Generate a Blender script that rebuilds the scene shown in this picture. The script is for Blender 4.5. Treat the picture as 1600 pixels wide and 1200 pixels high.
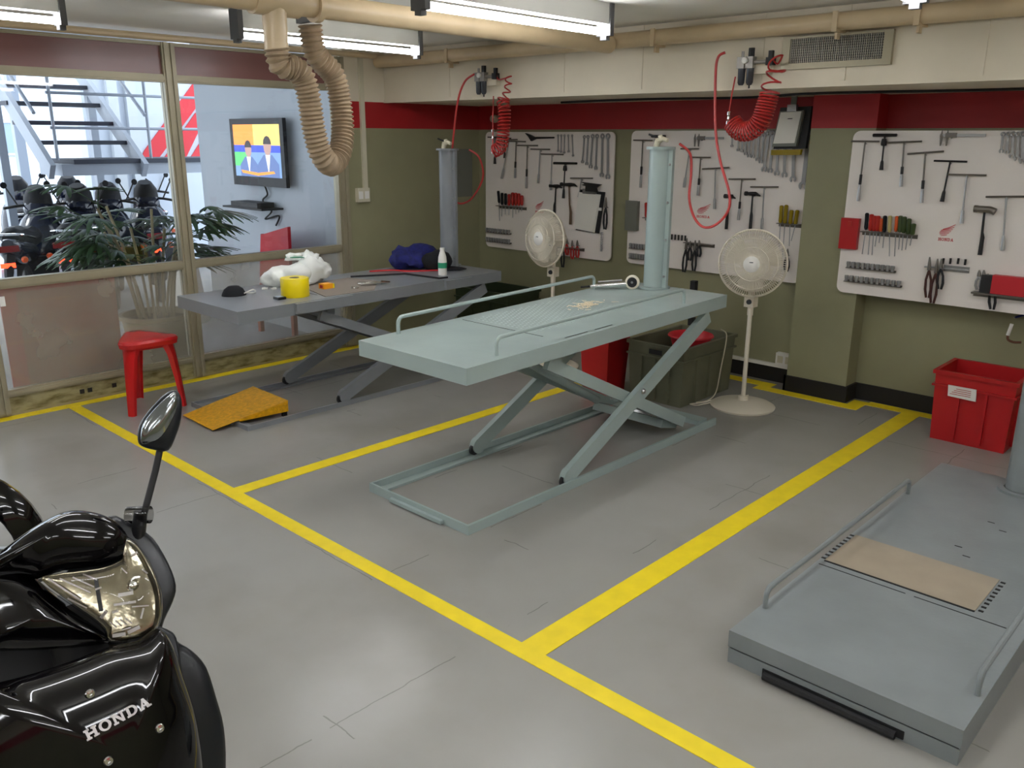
import bpy, bmesh, math, random
from mathutils import Vector, Matrix, Euler
from mathutils.bvhtree import BVHTree
random.seed(7)
SC = bpy.context.scene
for o in list(bpy.data.objects): bpy.data.objects.remove(o)
COL = SC.collection
PI = math.pi

# ---------------------------------------------------------------- camera, sky, sun, exposure
cam = bpy.data.objects.new('camera', bpy.data.cameras.new('camera')); COL.objects.link(cam)
YAW, PITCH, ROLL = -0.755512196, 0.28146653, 0.0051819
fw = Vector((math.sin(YAW)*math.cos(PITCH), math.cos(YAW)*math.cos(PITCH), -math.sin(PITCH)))
rt = Vector((math.cos(YAW), -math.sin(YAW), 0)); up = rt.cross(fw)
rt2 = rt*math.cos(ROLL)+up*math.sin(ROLL); up2 = -rt*math.sin(ROLL)+up*math.cos(ROLL)
cam.matrix_world = Matrix(((rt2.x, up2.x, -fw.x, 0), (rt2.y, up2.y, -fw.y, 0), (rt2.z, up2.z, -fw.z, 1.7), (0, 0, 0, 1)))
cam.data.sensor_width = 36; cam.data.lens = 36*1331.28/1600; cam.data.clip_start = 0.02
SC.camera = cam
w = bpy.data.worlds.new('world'); SC.world = w; w.use_nodes = True
w.node_tree.nodes['Background'].inputs[0].default_value = (0.84, 0.91, 1.0, 1)
w.node_tree.nodes['Background'].inputs[1].default_value = 2.3
sun = bpy.data.objects.new('sun', bpy.data.lights.new('sun', 'SUN')); COL.objects.link(sun)
sun.data.energy = 1.0; sun.data.angle = 0.3; sun.data.color = (1, 0.98, 0.95)
sun.rotation_euler = (math.radians(38), math.radians(-30), 0)
SC.view_settings.view_transform = 'Standard'; SC.view_settings.look = 'None'
SC.view_settings.gamma = 1; SC.view_settings.use_curve_mapping = False
SC.view_settings.exposure = 0.74
TUBE_STRENGTH = 15.0

# ---------------------------------------------------------------- materials
def lin(c):
    return tuple((x/255/12.92 if x/255 <= .04045 else ((x/255+.055)/1.055)**2.4) for x in c)
def mat(name, c, rough=.5, metal=0., noise=0., nscale=8., bump=0., bscale=60., coat=0., c2=None, stretch=(1,1,1), spec=.5):
    m = bpy.data.materials.new(name); m.use_nodes = True; nt = m.node_tree; N = nt.nodes; b = N['Principled BSDF']
    lc = lin(c)
    b.inputs['Base Color'].default_value = (*lc, 1); b.inputs['Roughness'].default_value = rough; b.inputs['Metallic'].default_value = metal
    b.inputs['Specular IOR Level'].default_value = spec
    if coat: b.inputs['Coat Weight'].default_value = coat; b.inputs['Coat Roughness'].default_value = .03
    tc = N.new('ShaderNodeTexCoord'); mp = N.new('ShaderNodeMapping'); mp.inputs['Scale'].default_value = stretch
    geo = N.new('ShaderNodeNewGeometry'); nt.links.new(geo.outputs['Position'], mp.inputs['Vector'])
    n = N.new('ShaderNodeTexNoise'); n.inputs['Scale'].default_value = nscale; n.inputs['Detail'].default_value = 6
    nt.links.new(mp.outputs[0], n.inputs['Vector'])
    r = N.new('ShaderNodeValToRGB'); nt.links.new(n.outputs['Fac'], r.inputs[0])
    k = noise if c2 is None else 0
    if c2 is None:
        r.color_ramp.elements[0].color = (*[max(0, x*(1-k)) for x in lc], 1); r.color_ramp.elements[1].color = (*[min(1, x*(1+k)) for x in lc], 1)
        r.color_ramp.elements[0].position = .3; r.color_ramp.elements[1].position = .7
    else:
        r.color_ramp.elements[0].color = (*lin(c2), 1); r.color_ramp.elements[1].color = (*lc, 1)
        r.color_ramp.elements[0].position = .3; r.color_ramp.elements[1].position = .5+noise
    nt.links.new(r.outputs[0], b.inputs['Base Color'])
    if bump:
        n2 = N.new('ShaderNodeTexNoise'); n2.inputs['Scale'].default_value = bscale; n2.inputs['Detail'].default_value = 3
        nt.links.new(mp.outputs[0], n2.inputs['Vector'])
        bp = N.new('ShaderNodeBump'); bp.inputs['Strength'].default_value = bump; bp.inputs['Distance'].default_value = .01
        nt.links.new(n2.outputs['Fac'], bp.inputs['Height']); nt.links.new(bp.outputs[0], b.inputs['Normal'])
    return m
def emat(name, c, s):
    m = bpy.data.materials.new(name); m.use_nodes = True; b = m.node_tree.nodes['Principled BSDF']
    b.inputs['Base Color'].default_value = (*lin(c), 1); b.inputs['Emission Color'].default_value = (*lin(c), 1); b.inputs['Emission Strength'].default_value = s
    return m
def glass(name, tint=(1, 1, 1), dust=0., dustc=(190, 185, 170), rough=.02):
    m = bpy.data.materials.new(name); m.use_nodes = True; nt = m.node_tree; N = nt.nodes
    for x in list(N):
        if x.type != 'OUTPUT_MATERIAL': N.remove(x)
    out = [x for x in N if x.type == 'OUTPUT_MATERIAL'][0]
    t = N.new('ShaderNodeBsdfTransparent'); t.inputs[0].default_value = (*tint, 1)
    g = N.new('ShaderNodeBsdfGlossy'); g.inputs['Roughness'].default_value = rough
    fr = N.new('ShaderNodeFresnel'); fr.inputs[0].default_value = 1.45
    mx = N.new('ShaderNodeMixShader'); nt.links.new(fr.outputs[0], mx.inputs[0]); nt.links.new(t.outputs[0], mx.inputs[1]); nt.links.new(g.outputs[0], mx.inputs[2])
    last = mx
    if dust:
        d = N.new('ShaderNodeBsdfDiffuse'); d.inputs[0].default_value = (*lin(dustc), 1)
        geo = N.new('ShaderNodeNewGeometry'); n = N.new('ShaderNodeTexNoise'); n.inputs['Scale'].default_value = 3; n.inputs['Detail'].default_value = 7
        nt.links.new(geo.outputs['Position'], n.inputs['Vector'])
        mr = N.new('ShaderNodeMapRange'); mr.inputs[1].default_value = .3; mr.inputs[2].default_value = .7; mr.inputs[3].default_value = dust*.7; mr.inputs[4].default_value = dust*1.25
        nt.links.new(n.outputs['Fac'], mr.inputs[0])
        m2 = N.new('ShaderNodeMixShader'); nt.links.new(mr.outputs[0], m2.inputs[0]); nt.links.new(mx.outputs[0], m2.inputs[1]); nt.links.new(d.outputs[0], m2.inputs[2]); last = m2
    nt.links.new(last.outputs[0], out.inputs[0])
    return m
M = dict(
 lift2=mat('sage_green_paint', (160, 175, 172), .26, noise=.05, nscale=4, bump=.03),
 lift1=mat('blue_grey_paint', (130, 134, 138), .28, noise=.07, nscale=5, bump=.03),
 lift3=mat('worn_grey_paint', (130, 136, 137), .36, noise=.09, nscale=5, bump=.04),
 dark=mat('black_rubber', (24, 24, 26), .6), steel=mat('brushed_steel', (165, 165, 165), .3, .9, noise=.1, nscale=40),
 tool=mat('chrome_tool_steel', (168, 168, 168), .3, .45), toolb=mat('blackened_tool_steel', (38, 36, 36), .45, .4), tools=mat('dull_tool_steel', (112, 106, 98), .35, .4),
 chrome=mat('chrome', (220, 220, 220), .08, 1), cream=mat('cream_beam_paint', (222, 212, 190), .55, noise=.05, nscale=3),
 ceil=mat('ceiling_paint', (236, 233, 224), .8, noise=.04, nscale=2), green=mat('olive_wall_paint', (146, 144, 112), .5, noise=.08, nscale=2.5, bump=.05, bscale=25),
 red=mat('red_stripe_paint', (168, 30, 34), .5, noise=.08, nscale=3), black=mat('black_skirting', (22, 20, 20), .6),
 board=mat('white_board_laminate', (240, 233, 226), .4, noise=.02, nscale=3), boardedge=mat('board_edge', (70, 66, 62), .6),
 alu=mat('anodised_aluminium', (160, 152, 128), .4, .25, noise=.06, nscale=6), kick=mat('dirty_kick_panel', (158, 150, 112), .6, c2=(96, 84, 38), noise=.1, nscale=9, stretch=(1, 1, 3)),
 transom=mat('maroon_transom_panel', (128, 88, 84), .25, noise=.08, nscale=2), yellow=mat('yellow_floor_paint', (240, 214, 30), .45, noise=.06, nscale=12, bump=.02),
 fan=mat('ivory_fan_plastic', (226, 218, 200), .45, noise=.02), white=mat('white_plastic', (232, 230, 224), .4), paper=mat('paper', (232, 230, 222), .8),
 crater=mat('red_crate_plastic', (178, 22, 26), .38, noise=.05, nscale=4), crateg=mat('olive_crate_plastic', (104, 104, 82), .5, noise=.12, nscale=6),
 stool=mat('red_stool_plastic', (196, 28, 30), .22, noise=.02), ramp=mat('yellow_ramp_paint', (222, 162, 10), .4, noise=.2, nscale=45, bump=.3, bscale=110),
 pvc=mat('beige_pvc_pipe', (206, 184, 148), .35, noise=.08, nscale=6), hose=mat('tan_exhaust_hose', (158, 138, 112), .7, noise=.15, nscale=25),
 hred=mat('red_air_hose', (190, 62, 60), .35), coil=mat('red_coil_hose', (176, 42, 38), .32), bowl=mat('smoky_bowl_plastic', (62, 64, 70), .2), regal=mat('zinc_regulator_body', (150, 146, 140), .4, .5),
 bblack=mat('black_bodywork', (7, 6, 8), .05), bpanel=mat('satin_black_plastic', (22, 25, 30), .3), boot=mat('rubber_boot', (20, 20, 22), .45),
 mirrorg=mat('mirror_shell_chrome', (150, 156, 158), .12, .95), lens_in=mat('headlight_reflector', (176, 168, 146), .14, .85, noise=.2, nscale=30, bump=.10, bscale=30),
 letter=mat('silver_lettering', (205, 200, 200), .35, .2), tyre=mat('tyre_rubber', (26, 26, 28), .8, bump=.2), conc=mat('yard_concrete', (176, 180, 184), .8, noise=.06, nscale=2),
 lobbyw=mat('lobby_wall_paint', (188, 194, 200), .7, noise=.03, nscale=2), whitew=mat('white_outer_wall', (186, 194, 206), .7, noise=.02), logored=mat('logo_red', (196, 34, 48), .5), stair=mat('grey_stair_steel', (150, 158, 170), .5), tread=mat('dark_stair_tread', (46, 52, 66), .6),
 leaf=mat('palm_leaf', (46, 74, 38), .45, noise=.35, nscale=20), cane=mat('palm_cane', (136, 124, 92), .7, noise=.2, nscale=20), pot=mat('clay_planter', (140, 128, 100), .7, noise=.1), soil=mat('soil', (58, 44, 32), .95),
 tvb=mat('tv_black_plastic', (9, 9, 12), .5), redseat=mat('red_vinyl', (196, 30, 42), .45), brownred=mat('red_brown_board', (170, 92, 72), .7, noise=.05), bag=mat('white_plastic_bag', (236, 240, 236), .35, bump=.15, bscale=18),
 tape=mat('yellow_tape', (244, 218, 10), .35), orange=mat('orange_plastic', (240, 160, 20), .4), card=mat('brown_card', (138, 128, 118), .8), blue=mat('blue_cloth', (22, 28, 96), .85, noise=.5, nscale=30, bump=.4, bscale=35), blackc=mat('black_cloth', (16, 18, 24), .9),
 hr=mat('red_handle', (176, 34, 26), .3), ho=mat('orange_handle', (206, 84, 30), .35), hy=mat('amber_handle', (150, 128, 24), .25), hg=mat('green_handle', (58, 74, 34), .35), hc=mat('cream_handle', (196, 180, 120), .4), hn=mat('brown_dipped_handle', (70, 30, 24), .4), hw=mat('wooden_handle', (96, 70, 44), .6),
 moto=mat('dark_motorcycle_paint', (10, 16, 36), .15), seatm=mat('motorcycle_seat', (7, 9, 18), .55, spec=.25), tail=mat('tail_lens', (120, 14, 20), .2), leather=mat('brown_leather', (96, 54, 30), .55, noise=.2, nscale=14), maroon=mat('maroon_cloth', (86, 18, 22), .8), dkgreen=mat('dark_green_plastic', (46, 56, 34), .5),
 label=mat('green_label', (40, 150, 110), .5), plate=mat('worn_beige_plate', (158, 146, 128), .5, noise=.06, nscale=8), scrap=mat('peeled_gasket_scraps', (228, 214, 186), .7), graybox=mat('grey_box_plastic', (112, 114, 104), .5), strap=mat('red_strap', (206, 40, 44), .6),
 beigepl=mat('almond_socket_plastic', (206, 200, 176), .5), blueg=mat('phone_black', (20, 20, 24), .2), building=mat('far_building', (215, 225, 235), .8), winpane=mat('far_window', (150, 170, 190), .3),
 glass=glass('clear_glass', (.95, .97, .98)), dusty=glass('dusty_glass', (.92, .92, .9), dust=.34), lensg=glass('lens_glass', (.97, .97, .95), rough=.01), ring=glass('clear_ring', (.8, .8, .8)),
 tube=emat('fluorescent_tube', (250, 251, 255), TUBE_STRENGTH), fix=mat('fixture_housing', (205, 205, 200), .5), fixcap=mat('fixture_end_cap', (92, 92, 92), .6), taillit=emat('lit_tail_lamp', (255, 60, 30), 3.),
 mesh=mat('vent_mesh', (148, 144, 132), .4, .5), ventd=mat('vent_dark', (60, 58, 56), .8))
def tag(o, label=None, cat=None, group=None, kind=None):
    if label: o['label'] = label
    if cat: o['category'] = cat
    if group: o['group'] = group
    if kind: o['kind'] = kind
    return o
def floor_mat():
    m = mat('grey_epoxy_floor', (151, 149, 144), .26, noise=.06, nscale=1.6, bump=.02, bscale=30); nt = m.node_tree; N = nt.nodes; b = N['Principled BSDF']
    base = b.inputs['Base Color'].links[0].from_socket
    geo = N.new('ShaderNodeNewGeometry')
    nz = N.new('ShaderNodeTexNoise'); nz.inputs['Scale'].default_value = 9; nz.inputs['Detail'].default_value = 4; nt.links.new(geo.outputs['Position'], nz.inputs['Vector'])
    sub = N.new('ShaderNodeVectorMath'); sub.operation = 'SCALE'; sub.inputs['Scale'].default_value = .03; nt.links.new(nz.outputs['Color'], sub.inputs[0])
    add = N.new('ShaderNodeVectorMath'); nt.links.new(geo.outputs['Position'], add.inputs[0]); nt.links.new(sub.outputs[0], add.inputs[1])
    sep = N.new('ShaderNodeSeparateXYZ'); nt.links.new(add.outputs[0], sep.inputs[0])
    fs = []
    for ax, per in (('X', .62), ('Y', .62)):
        a = N.new('ShaderNodeMath'); a.operation = 'PINGPONG'; a.inputs[1].default_value = per/2; nt.links.new(sep.outputs[ax], a.inputs[0])
        l = N.new('ShaderNodeMath'); l.operation = 'LESS_THAN'; l.inputs[1].default_value = .0022; nt.links.new(a.outputs[0], l.inputs[0]); fs.append(l)
    mx = N.new('ShaderNodeMath'); mx.operation = 'MAXIMUM'; nt.links.new(fs[0].outputs[0], mx.inputs[0]); nt.links.new(fs[1].outputs[0], mx.inputs[1])
    n3 = N.new('ShaderNodeTexNoise'); n3.inputs['Scale'].default_value = 2.3; nt.links.new(geo.outputs['Position'], n3.inputs['Vector'])
    g3 = N.new('ShaderNodeMath'); g3.operation = 'GREATER_THAN'; g3.inputs[1].default_value = .55; nt.links.new(n3.outputs['Fac'], g3.inputs[0])
    mu = N.new('ShaderNodeMath'); mu.operation = 'MULTIPLY'; nt.links.new(mx.outputs[0], mu.inputs[0]); nt.links.new(g3.outputs[0], mu.inputs[1])
    mu2 = N.new('ShaderNodeMath'); mu2.operation = 'MULTIPLY'; mu2.inputs[1].default_value = .45; nt.links.new(mu.outputs[0], mu2.inputs[0])
    mix = N.new('ShaderNodeMix'); mix.data_type = 'RGBA'; nt.links.new(mu2.outputs[0], mix.inputs[0]); nt.links.new(base, mix.inputs[6]); mix.inputs[7].default_value = (*lin((70, 68, 62)), 1)
    # oil and tyre grime, large soft stains of their own shape
    n4 = N.new('ShaderNodeTexNoise'); n4.inputs['Scale'].default_value = 1.1; n4.inputs['Detail'].default_value = 5; nt.links.new(geo.outputs['Position'], n4.inputs['Vector'])
    mr = N.new('ShaderNodeMapRange'); mr.inputs[1].default_value = .52; mr.inputs[2].default_value = .75; mr.inputs[3].default_value = 0; mr.inputs[4].default_value = .35; nt.links.new(n4.outputs['Fac'], mr.inputs[0])
    mix2 = N.new('ShaderNodeMix'); mix2.data_type = 'RGBA'; nt.links.new(mr.outputs[0], mix2.inputs[0]); nt.links.new(mix.outputs[2], mix2.inputs[6]); mix2.inputs[7].default_value = (*lin((112, 104, 88)), 1)
    nt.links.new(mix2.outputs[2], b.inputs['Base Color'])
    return m
M['floor'] = floor_mat()

# ---------------------------------------------------------------- mesh helpers (all in world metres)
def V(*a): return Vector(a)
def box(bm, x0, x1, y0, y1, z0, z1):
    vs = [bm.verts.new((x, y, z)) for z in (z0, z1) for x, y in ((x0, y0), (x1, y0), (x1, y1), (x0, y1))]
    for f in ((0, 3, 2, 1), (4, 5, 6, 7), (0, 1, 5, 4), (1, 2, 6, 5), (2, 3, 7, 6), (3, 0, 4, 7)): bm.faces.new([vs[i] for i in f])
    return vs
def prism(bm, pts, d):
    """closed polygon (3d points) pushed along vector d"""
    d = Vector(d); a = [bm.verts.new(p) for p in pts]; b = [bm.verts.new(Vector(p)+d) for p in pts]; n = len(a)
    bm.faces.new(a); bm.faces.new(b[::-1])
    for i in range(n): bm.faces.new((a[i], b[i], b[(i+1) % n], a[(i+1) % n]))
def bar(bm, p, q, w, h, side=(0, 0, 1)):
    """rectangular bar p->q; h along side-ish, w across"""
    p, q = Vector(p), Vector(q); t = (q-p).normalized(); s = Vector(side); a = t.cross(s)
    if a.length < 1e-4: a = t.orthogonal()
    a.normalize(); b = a.cross(t).normalized()
    c = [a*w/2+b*h/2, -a*w/2+b*h/2, -a*w/2-b*h/2, a*w/2-b*h/2]
    prism(bm, [p+k for k in c], q-p)
def tube(bm, pts, r, seg=8, cap=True, closed=False):
    pts = [Vector(p) for p in pts]; n = len(pts); rs = r if isinstance(r, (list, tuple)) else [r]*n
    rings = []; prev = None
    for i in range(n):
        if closed: t = pts[(i+1) % n]-pts[i-1]
        else: t = pts[min(i+1, n-1)]-pts[max(i-1, 0)]
        t = t.normalized() if t.length > 1e-9 else Vector((0, 0, 1))
        if prev is None: a = t.orthogonal().normalized()
        else:
            a = prev-t*prev.dot(t); a = a.normalized() if a.length > 1e-6 else t.orthogonal().normalized()
        prev = a; b = t.cross(a)
        rings.append([bm.verts.new(pts[i]+(a*math.cos(k*2*PI/seg)+b*math.sin(k*2*PI/seg))*rs[i]) for k in range(seg)])
    m = n if closed else n-1
    for i in range(m):
        A, B = rings[i], rings[(i+1) % n]
        for k in range(seg): bm.faces.new((A[k], A[(k+1) % seg], B[(k+1) % seg], B[k]))
    if cap and not closed: bm.faces.new(rings[0][::-1]); bm.faces.new(rings[-1])
def lathe(bm, prof, c, ax=(0, 0, 1), seg=24):
    """prof = [(radius, height)...] round axis ax through c"""
    ax = Vector(ax).normalized(); a = ax.orthogonal().normalized(); b = ax.cross(a); c = Vector(c); rings = []
    for r, h in prof:
        if r < 1e-5: rings.append([bm.verts.new(c+ax*h)])
        else: rings.append([bm.verts.new(c+ax*h+(a*math.cos(k*2*PI/seg)+b*math.sin(k*2*PI/seg))*r) for k in range(seg)])
    for A, B in zip(rings, rings[1:]):
        for k in range(seg):
            if len(A) == 1 and len(B) == 1: break
            if len(A) == 1: bm.faces.new((A[0], B[(k+1) % seg], B[k]))
            elif len(B) == 1: bm.faces.new((A[k], A[(k+1) % seg], B[0]))
            else: bm.faces.new((A[k], A[(k+1) % seg], B[(k+1) % seg], B[k]))
def cr(pts, closed=False, k=6):
    """Catmull-Rom"""
    P = [Vector(p) for p in pts]; n = len(P); out = []
    for i in range(n if closed else n-1):
        p0 = P[i-1] if (closed or i) else P[0]; p1 = P[i]; p2 = P[(i+1) % n]; p3 = P[(i+2) % n] if (closed or i+2 < n) else P[-1]
        for j in range(k):
            t = j/k; out.append(.5*((2*p1)+(p2-p0)*t+(2*p0-5*p1+4*p2-p3)*t*t+(3*p1-p0-3*p2+p3)*t**3))
    if not closed: out.append(P[-1])
    return out
def puff(bm, fr, hf, hb, rings=7, k=3, pw=.8, ctr=None):
    C, n, pts = fr; C = Vector(C); n = Vector(n); u = Vector((0, 0, 1)).cross(n).normalized(); v = n.cross(u)
    o = cr([(a, b, 0) for a, b in pts], True, k)
    c = sum(o, Vector())/len(o) if ctr is None else Vector((ctr[0], ctr[1], 0))
    def lay(h):
        R = []
        for i in range(rings):
            a = i/rings*PI/2; s = math.cos(a); z = h*math.sin(a)**pw
            R.append([bm.verts.new(C+u*(c.x+(q.x-c.x)*s)+v*(c.y+(q.y-c.y)*s)+n*z) for q in o])
        top = bm.verts.new(C+u*c.x+v*c.y+n*h)
        return R, top
    F, ft = lay(hf); B, bt = lay(-hb); N = len(o)
    for R, t, fl in ((F, ft, False), (B, bt, True)):
        for A, D in zip(R, R[1:]):
            for i in range(N):
                q = (A[i], A[(i+1) % N], D[(i+1) % N], D[i]); bm.faces.new(q[::-1] if fl else q)
        for i in range(N):
            q = (R[-1][i], R[-1][(i+1) % N], t); bm.faces.new(q[::-1] if fl else q)
    bmesh.ops.remove_doubles(bm, verts=bm.verts, dist=1e-5)
def obj(name, bm, m, parent=None, bevel=0., smooth=True, label=None, kind=None, angle=35, mats=None):
    if isinstance(m, str): m = M[m]
    if bevel:
        es = [e for e in bm.edges if len(e.link_faces) == 2 and e.calc_face_angle(0) > .6]
        bmesh.ops.bevel(bm, geom=es, offset=bevel, segments=2, affect='EDGES', clamp_overlap=True)
    bmesh.ops.recalc_face_normals(bm, faces=bm.faces)
    lo = Vector([min(v.co[i] for v in bm.verts) for i in range(3)]); hi = Vector([max(v.co[i] for v in bm.verts) for i in range(3)])
    o0 = Vector(((lo.x+hi.x)/2, (lo.y+hi.y)/2, lo.z))
    for v in bm.verts: v.co -= o0
    me = bpy.data.meshes.new(name)
    if smooth:
        for f in bm.faces: f.smooth = True
        for e in bm.edges:
            if len(e.link_faces) != 2 or e.calc_face_angle(0) > math.radians(angle): e.smooth = False
    bm.to_mesh(me); bm.free(); me.materials.append(m)
    for x in (mats or []): me.materials.append(M[x])
    o = bpy.data.objects.new(name, me); COL.objects.link(o)
    if parent is not None:
        o.parent = parent
        p = parent; off = Vector()
        while p is not None: off += p.location; p = p.parent
        o.location = o0-off
    else: o.location = o0
    if label: o['label'] = label
    if kind: o['kind'] = kind
    return o
def empty(name, loc, label, cat, group=None):
    o = bpy.data.objects.new(name, None); COL.objects.link(o); o.location = loc; o.empty_display_size = .1
    return tag(o, label, cat, group)
def B(*boxes):
    bm = bmesh.new()
    for b in boxes: box(bm, *b)
    return bm
def T(pts, r, seg=8, **k):
    bm = bmesh.new(); tube(bm, pts, r, seg, **k); return bm
def Lt(prof, c, ax=(0, 0, 1), seg=24):
    bm = bmesh.new(); lathe(bm, prof, c, ax, seg); return bm
def cyl(c, r, h, ax=(0, 0, 1), seg=20):
    return Lt([(0, 0), (r, 0), (r, h), (0, h)], c, ax, seg)
def struct(name, bm, m, parent=None, **k):
    o = obj(name, bm, m, parent, **k)
    if parent is None: o['kind'] = 'structure'
    return o
SERIF = {  # slab letters, unit height; rects (x0,x1,y0,y1) and quads
 'H': [(.13,.42,0,1),(.88,1.17,0,1),(.4,.9,.41,.6),(0,.55,0,.17),(0,.55,.83,1),(.75,1.3,0,.17),(.75,1.3,.83,1)],
 'N': [(.13,.36,0,1),(.94,1.17,0,1),(0,.5,0,.17),(0,.42,.83,1),(.8,1.3,.83,1),[(.1,1),(.48,1),(1.17,0),(.9,0)]],
 'A': [(0,.48,0,.17),(.82,1.3,0,.17),(.35,.95,.27,.42),[(.1,0),(.32,0),(.72,1),(.55,1)],[(.78,0),(1.2,0),(.8,1),(.5,1)]]}
def word(bm, place, text='HONDA', gap=.14):
    """slab-serif word; place(x,y,layer) -> point, letters laid along x with unit height"""
    x0 = 0
    def quad(q):
        a = [bm.verts.new(place(x0+x, y, 0)) for x, y in q]; b = [bm.verts.new(place(x0+x, y, 1)) for x, y in q]
        bm.faces.new(a); bm.faces.new(b[::-1]); n = len(a)
        for i in range(n): bm.faces.new((a[i], b[i], b[(i+1) % n], a[(i+1) % n]))
    def arc(cx, cy, rx, ry, ix, iy, a0, a1, n=14):
        for i in range(n):
            t, s = a0+(a1-a0)*i/n, a0+(a1-a0)*(i+1)/n
            quad([(cx+rx*math.cos(t), cy+ry*math.sin(t)), (cx+rx*math.cos(s), cy+ry*math.sin(s)), (cx+ix*math.cos(s), cy+iy*math.sin(s)), (cx+ix*math.cos(t), cy+iy*math.sin(t))])
    for ch in text:
        if ch == 'O': arc(.62, .5, .62, .52, .33, .35, 0, 2*PI, 22); wd = 1.24
        elif ch == 'D':
            for r in ((.13,.42,0,1),(0,.6,0,.17),(0,.6,.83,1)): quad([(r[0],r[2]),(r[1],r[2]),(r[1],r[3]),(r[0],r[3])])
            arc(.58, .5, .62, .5, .33, .33, -PI/2, PI/2); wd = 1.2
        else:
            for r in SERIF[ch]: quad([(r[0],r[2]),(r[1],r[2]),(r[1],r[3]),(r[0],r[3])] if isinstance(r, tuple) else r)
            wd = 1.3
        x0 += wd+gap
    return x0
def wing(bm, place):
    """feathered wing mark in a unit square: six feathers fanning up to the right"""
    for (x0, y0), (x1, y1), t in (((.20, .50), (1, 1), .055), ((.08, .41), (.94, .79), .05), ((.02, .31), (.86, .61), .047), ((0, .21), (.77, .44), .043), ((.03, .11), (.66, .29), .04), ((.11, .01), (.54, .14), .036)):
        xm, ym = x0+(x1-x0)*.5, y0+(y1-y0)*.38
        t *= 1.35; q = [(x0, y0), (xm, ym-t*.5), (x1-.02, y1-t*.9), (x1, y1), (xm, ym+t*.6), (x0+.03, y0+t*1.0)]
        a = [bm.verts.new(place(x, y_, 0)) for x, y_ in q]; b = [bm.verts.new(place(x, y_, 1)) for x, y_ in q]
        bm.faces.new(a); bm.faces.new(b[::-1]); n = len(a)
        for k in range(n): bm.faces.new((a[k], b[k], b[(k+1) % n], a[(k+1) % n]))
ORD = ['first', 'second', 'third', 'fourth', 'fifth', 'sixth', 'seventh', 'eighth', 'ninth', 'tenth', 'eleventh', 'twelfth', 'thirteenth', 'fourteenth', 'fifteenth']

# ---------------------------------------------------------------- the setting
XW, YT, ZC, ZB, YB = -5.78, 5.68, 2.36, 1.97, 4.60
struct('floor', B((-5.85, 3.2, -3.2, 5.8, -.1, 0)), 'floor')
struct('ceiling', B((-5.95, 3.2, -3.2, 5.8, ZC, ZC+.1)), 'ceil')
def painted(name, x0, x1, y0, y1):
    o = struct(name, B((x0, x1, y0, y1, 0, 1.768)), 'green')
    obj('red_stripe', B((x0, x1, y0, y1, 1.768, ZB)), 'red', o); obj('upper_wall', B((x0, x1, y0, y1, ZB, ZC)), 'cream', o)
    return o
painted('wall_left', XW-.12, XW, 4.20, 5.80)
painted('wall_back', XW, 3.2, YT, 5.8)
painted('wall_right', 3.1, 3.2, -3.2, YT)
painted('wall_front', XW, 3.1, -3.2, -3.1)
p = struct('wall_pilaster', B((-2.55, -2.13, 5.52, YT, 0, 1.768)), 'green'); obj('red_stripe', B((-2.55, -2.13, 5.52, YT, 1.768, ZB)), 'red', p)
struct('baseboard_back', B((-3.4, -2.55, YT-.015, YT, 0, .11), (-2.565, -2.55, 5.505, YT-.015, 0, .11), (-2.565, -2.115, 5.505, 5.52, 0, .11), (-2.13, -2.115, 5.52, YT, 0, .11), (-2.115, 3.1, YT-.015, YT, 0, .11)), 'black')
bm = bmesh.new(); box(bm, XW, 3.1, YB+.02, YT, ZB, ZC)
beam = struct('ceiling_beam', bm, 'cream')
js = [XW, -5.0, -3.88, -3.255, -2.45, -1.98, -1.32, -.4, .6, 1.7, 3.1]
for a, b in zip(js, js[1:]):
    obj('panel', B((a+.003, b-.003, YB, YB+.018, ZB+.022, ZC)), 'cream', beam)
    obj('joint_strip', B((b-.012, b+.012, YB-.004, YB, ZB+.02, ZC)), 'cream', beam)
obj('bottom_rail', B((XW, 3.1, YB-.006, YB+.03, ZB-.004, ZB+.022)), 'cream', beam)
obj('soffit_cable', T(cr([(-4.4, 5.2, ZB-.012), (-3.6, 5.1, ZB-.012), (-2.9, 5.3, ZB-.012), (-2.3, 5.05, ZB-.012), (-1.4, 5.25, ZB-.012), (-.5, 5.1, ZB-.012)]), .008, 6), 'dark', beam)
# yellow floor markings
E_ = .0025
def line(n, x0, x1, y0, y1): struct('trim_%d' % n, B((x0, x1, y0, y1, 0, E_)), 'yellow')
line(1, -5.69, 2.9, 1.86, 1.93); line(2, -3.735, -3.645, 1.93, 5.0); line(3, -1.765, -1.655, 1.93, 5.56); line(4, -5.80, -5.70, -3.0, 5.2)
struct('trim_5', B((-3.6, -2.655, 5.50, 5.60, 0, E_), (-2.74, -2.655, 5.40, 5.50, 0, E_), (-2.655, -2.0, 5.40, 5.495, 0, E_), (-2.1, -2.0, 5.495, 5.62, 0, E_), (-2.0, 2.9, 5.56, 5.65, 0, E_)), 'yellow')
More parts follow.
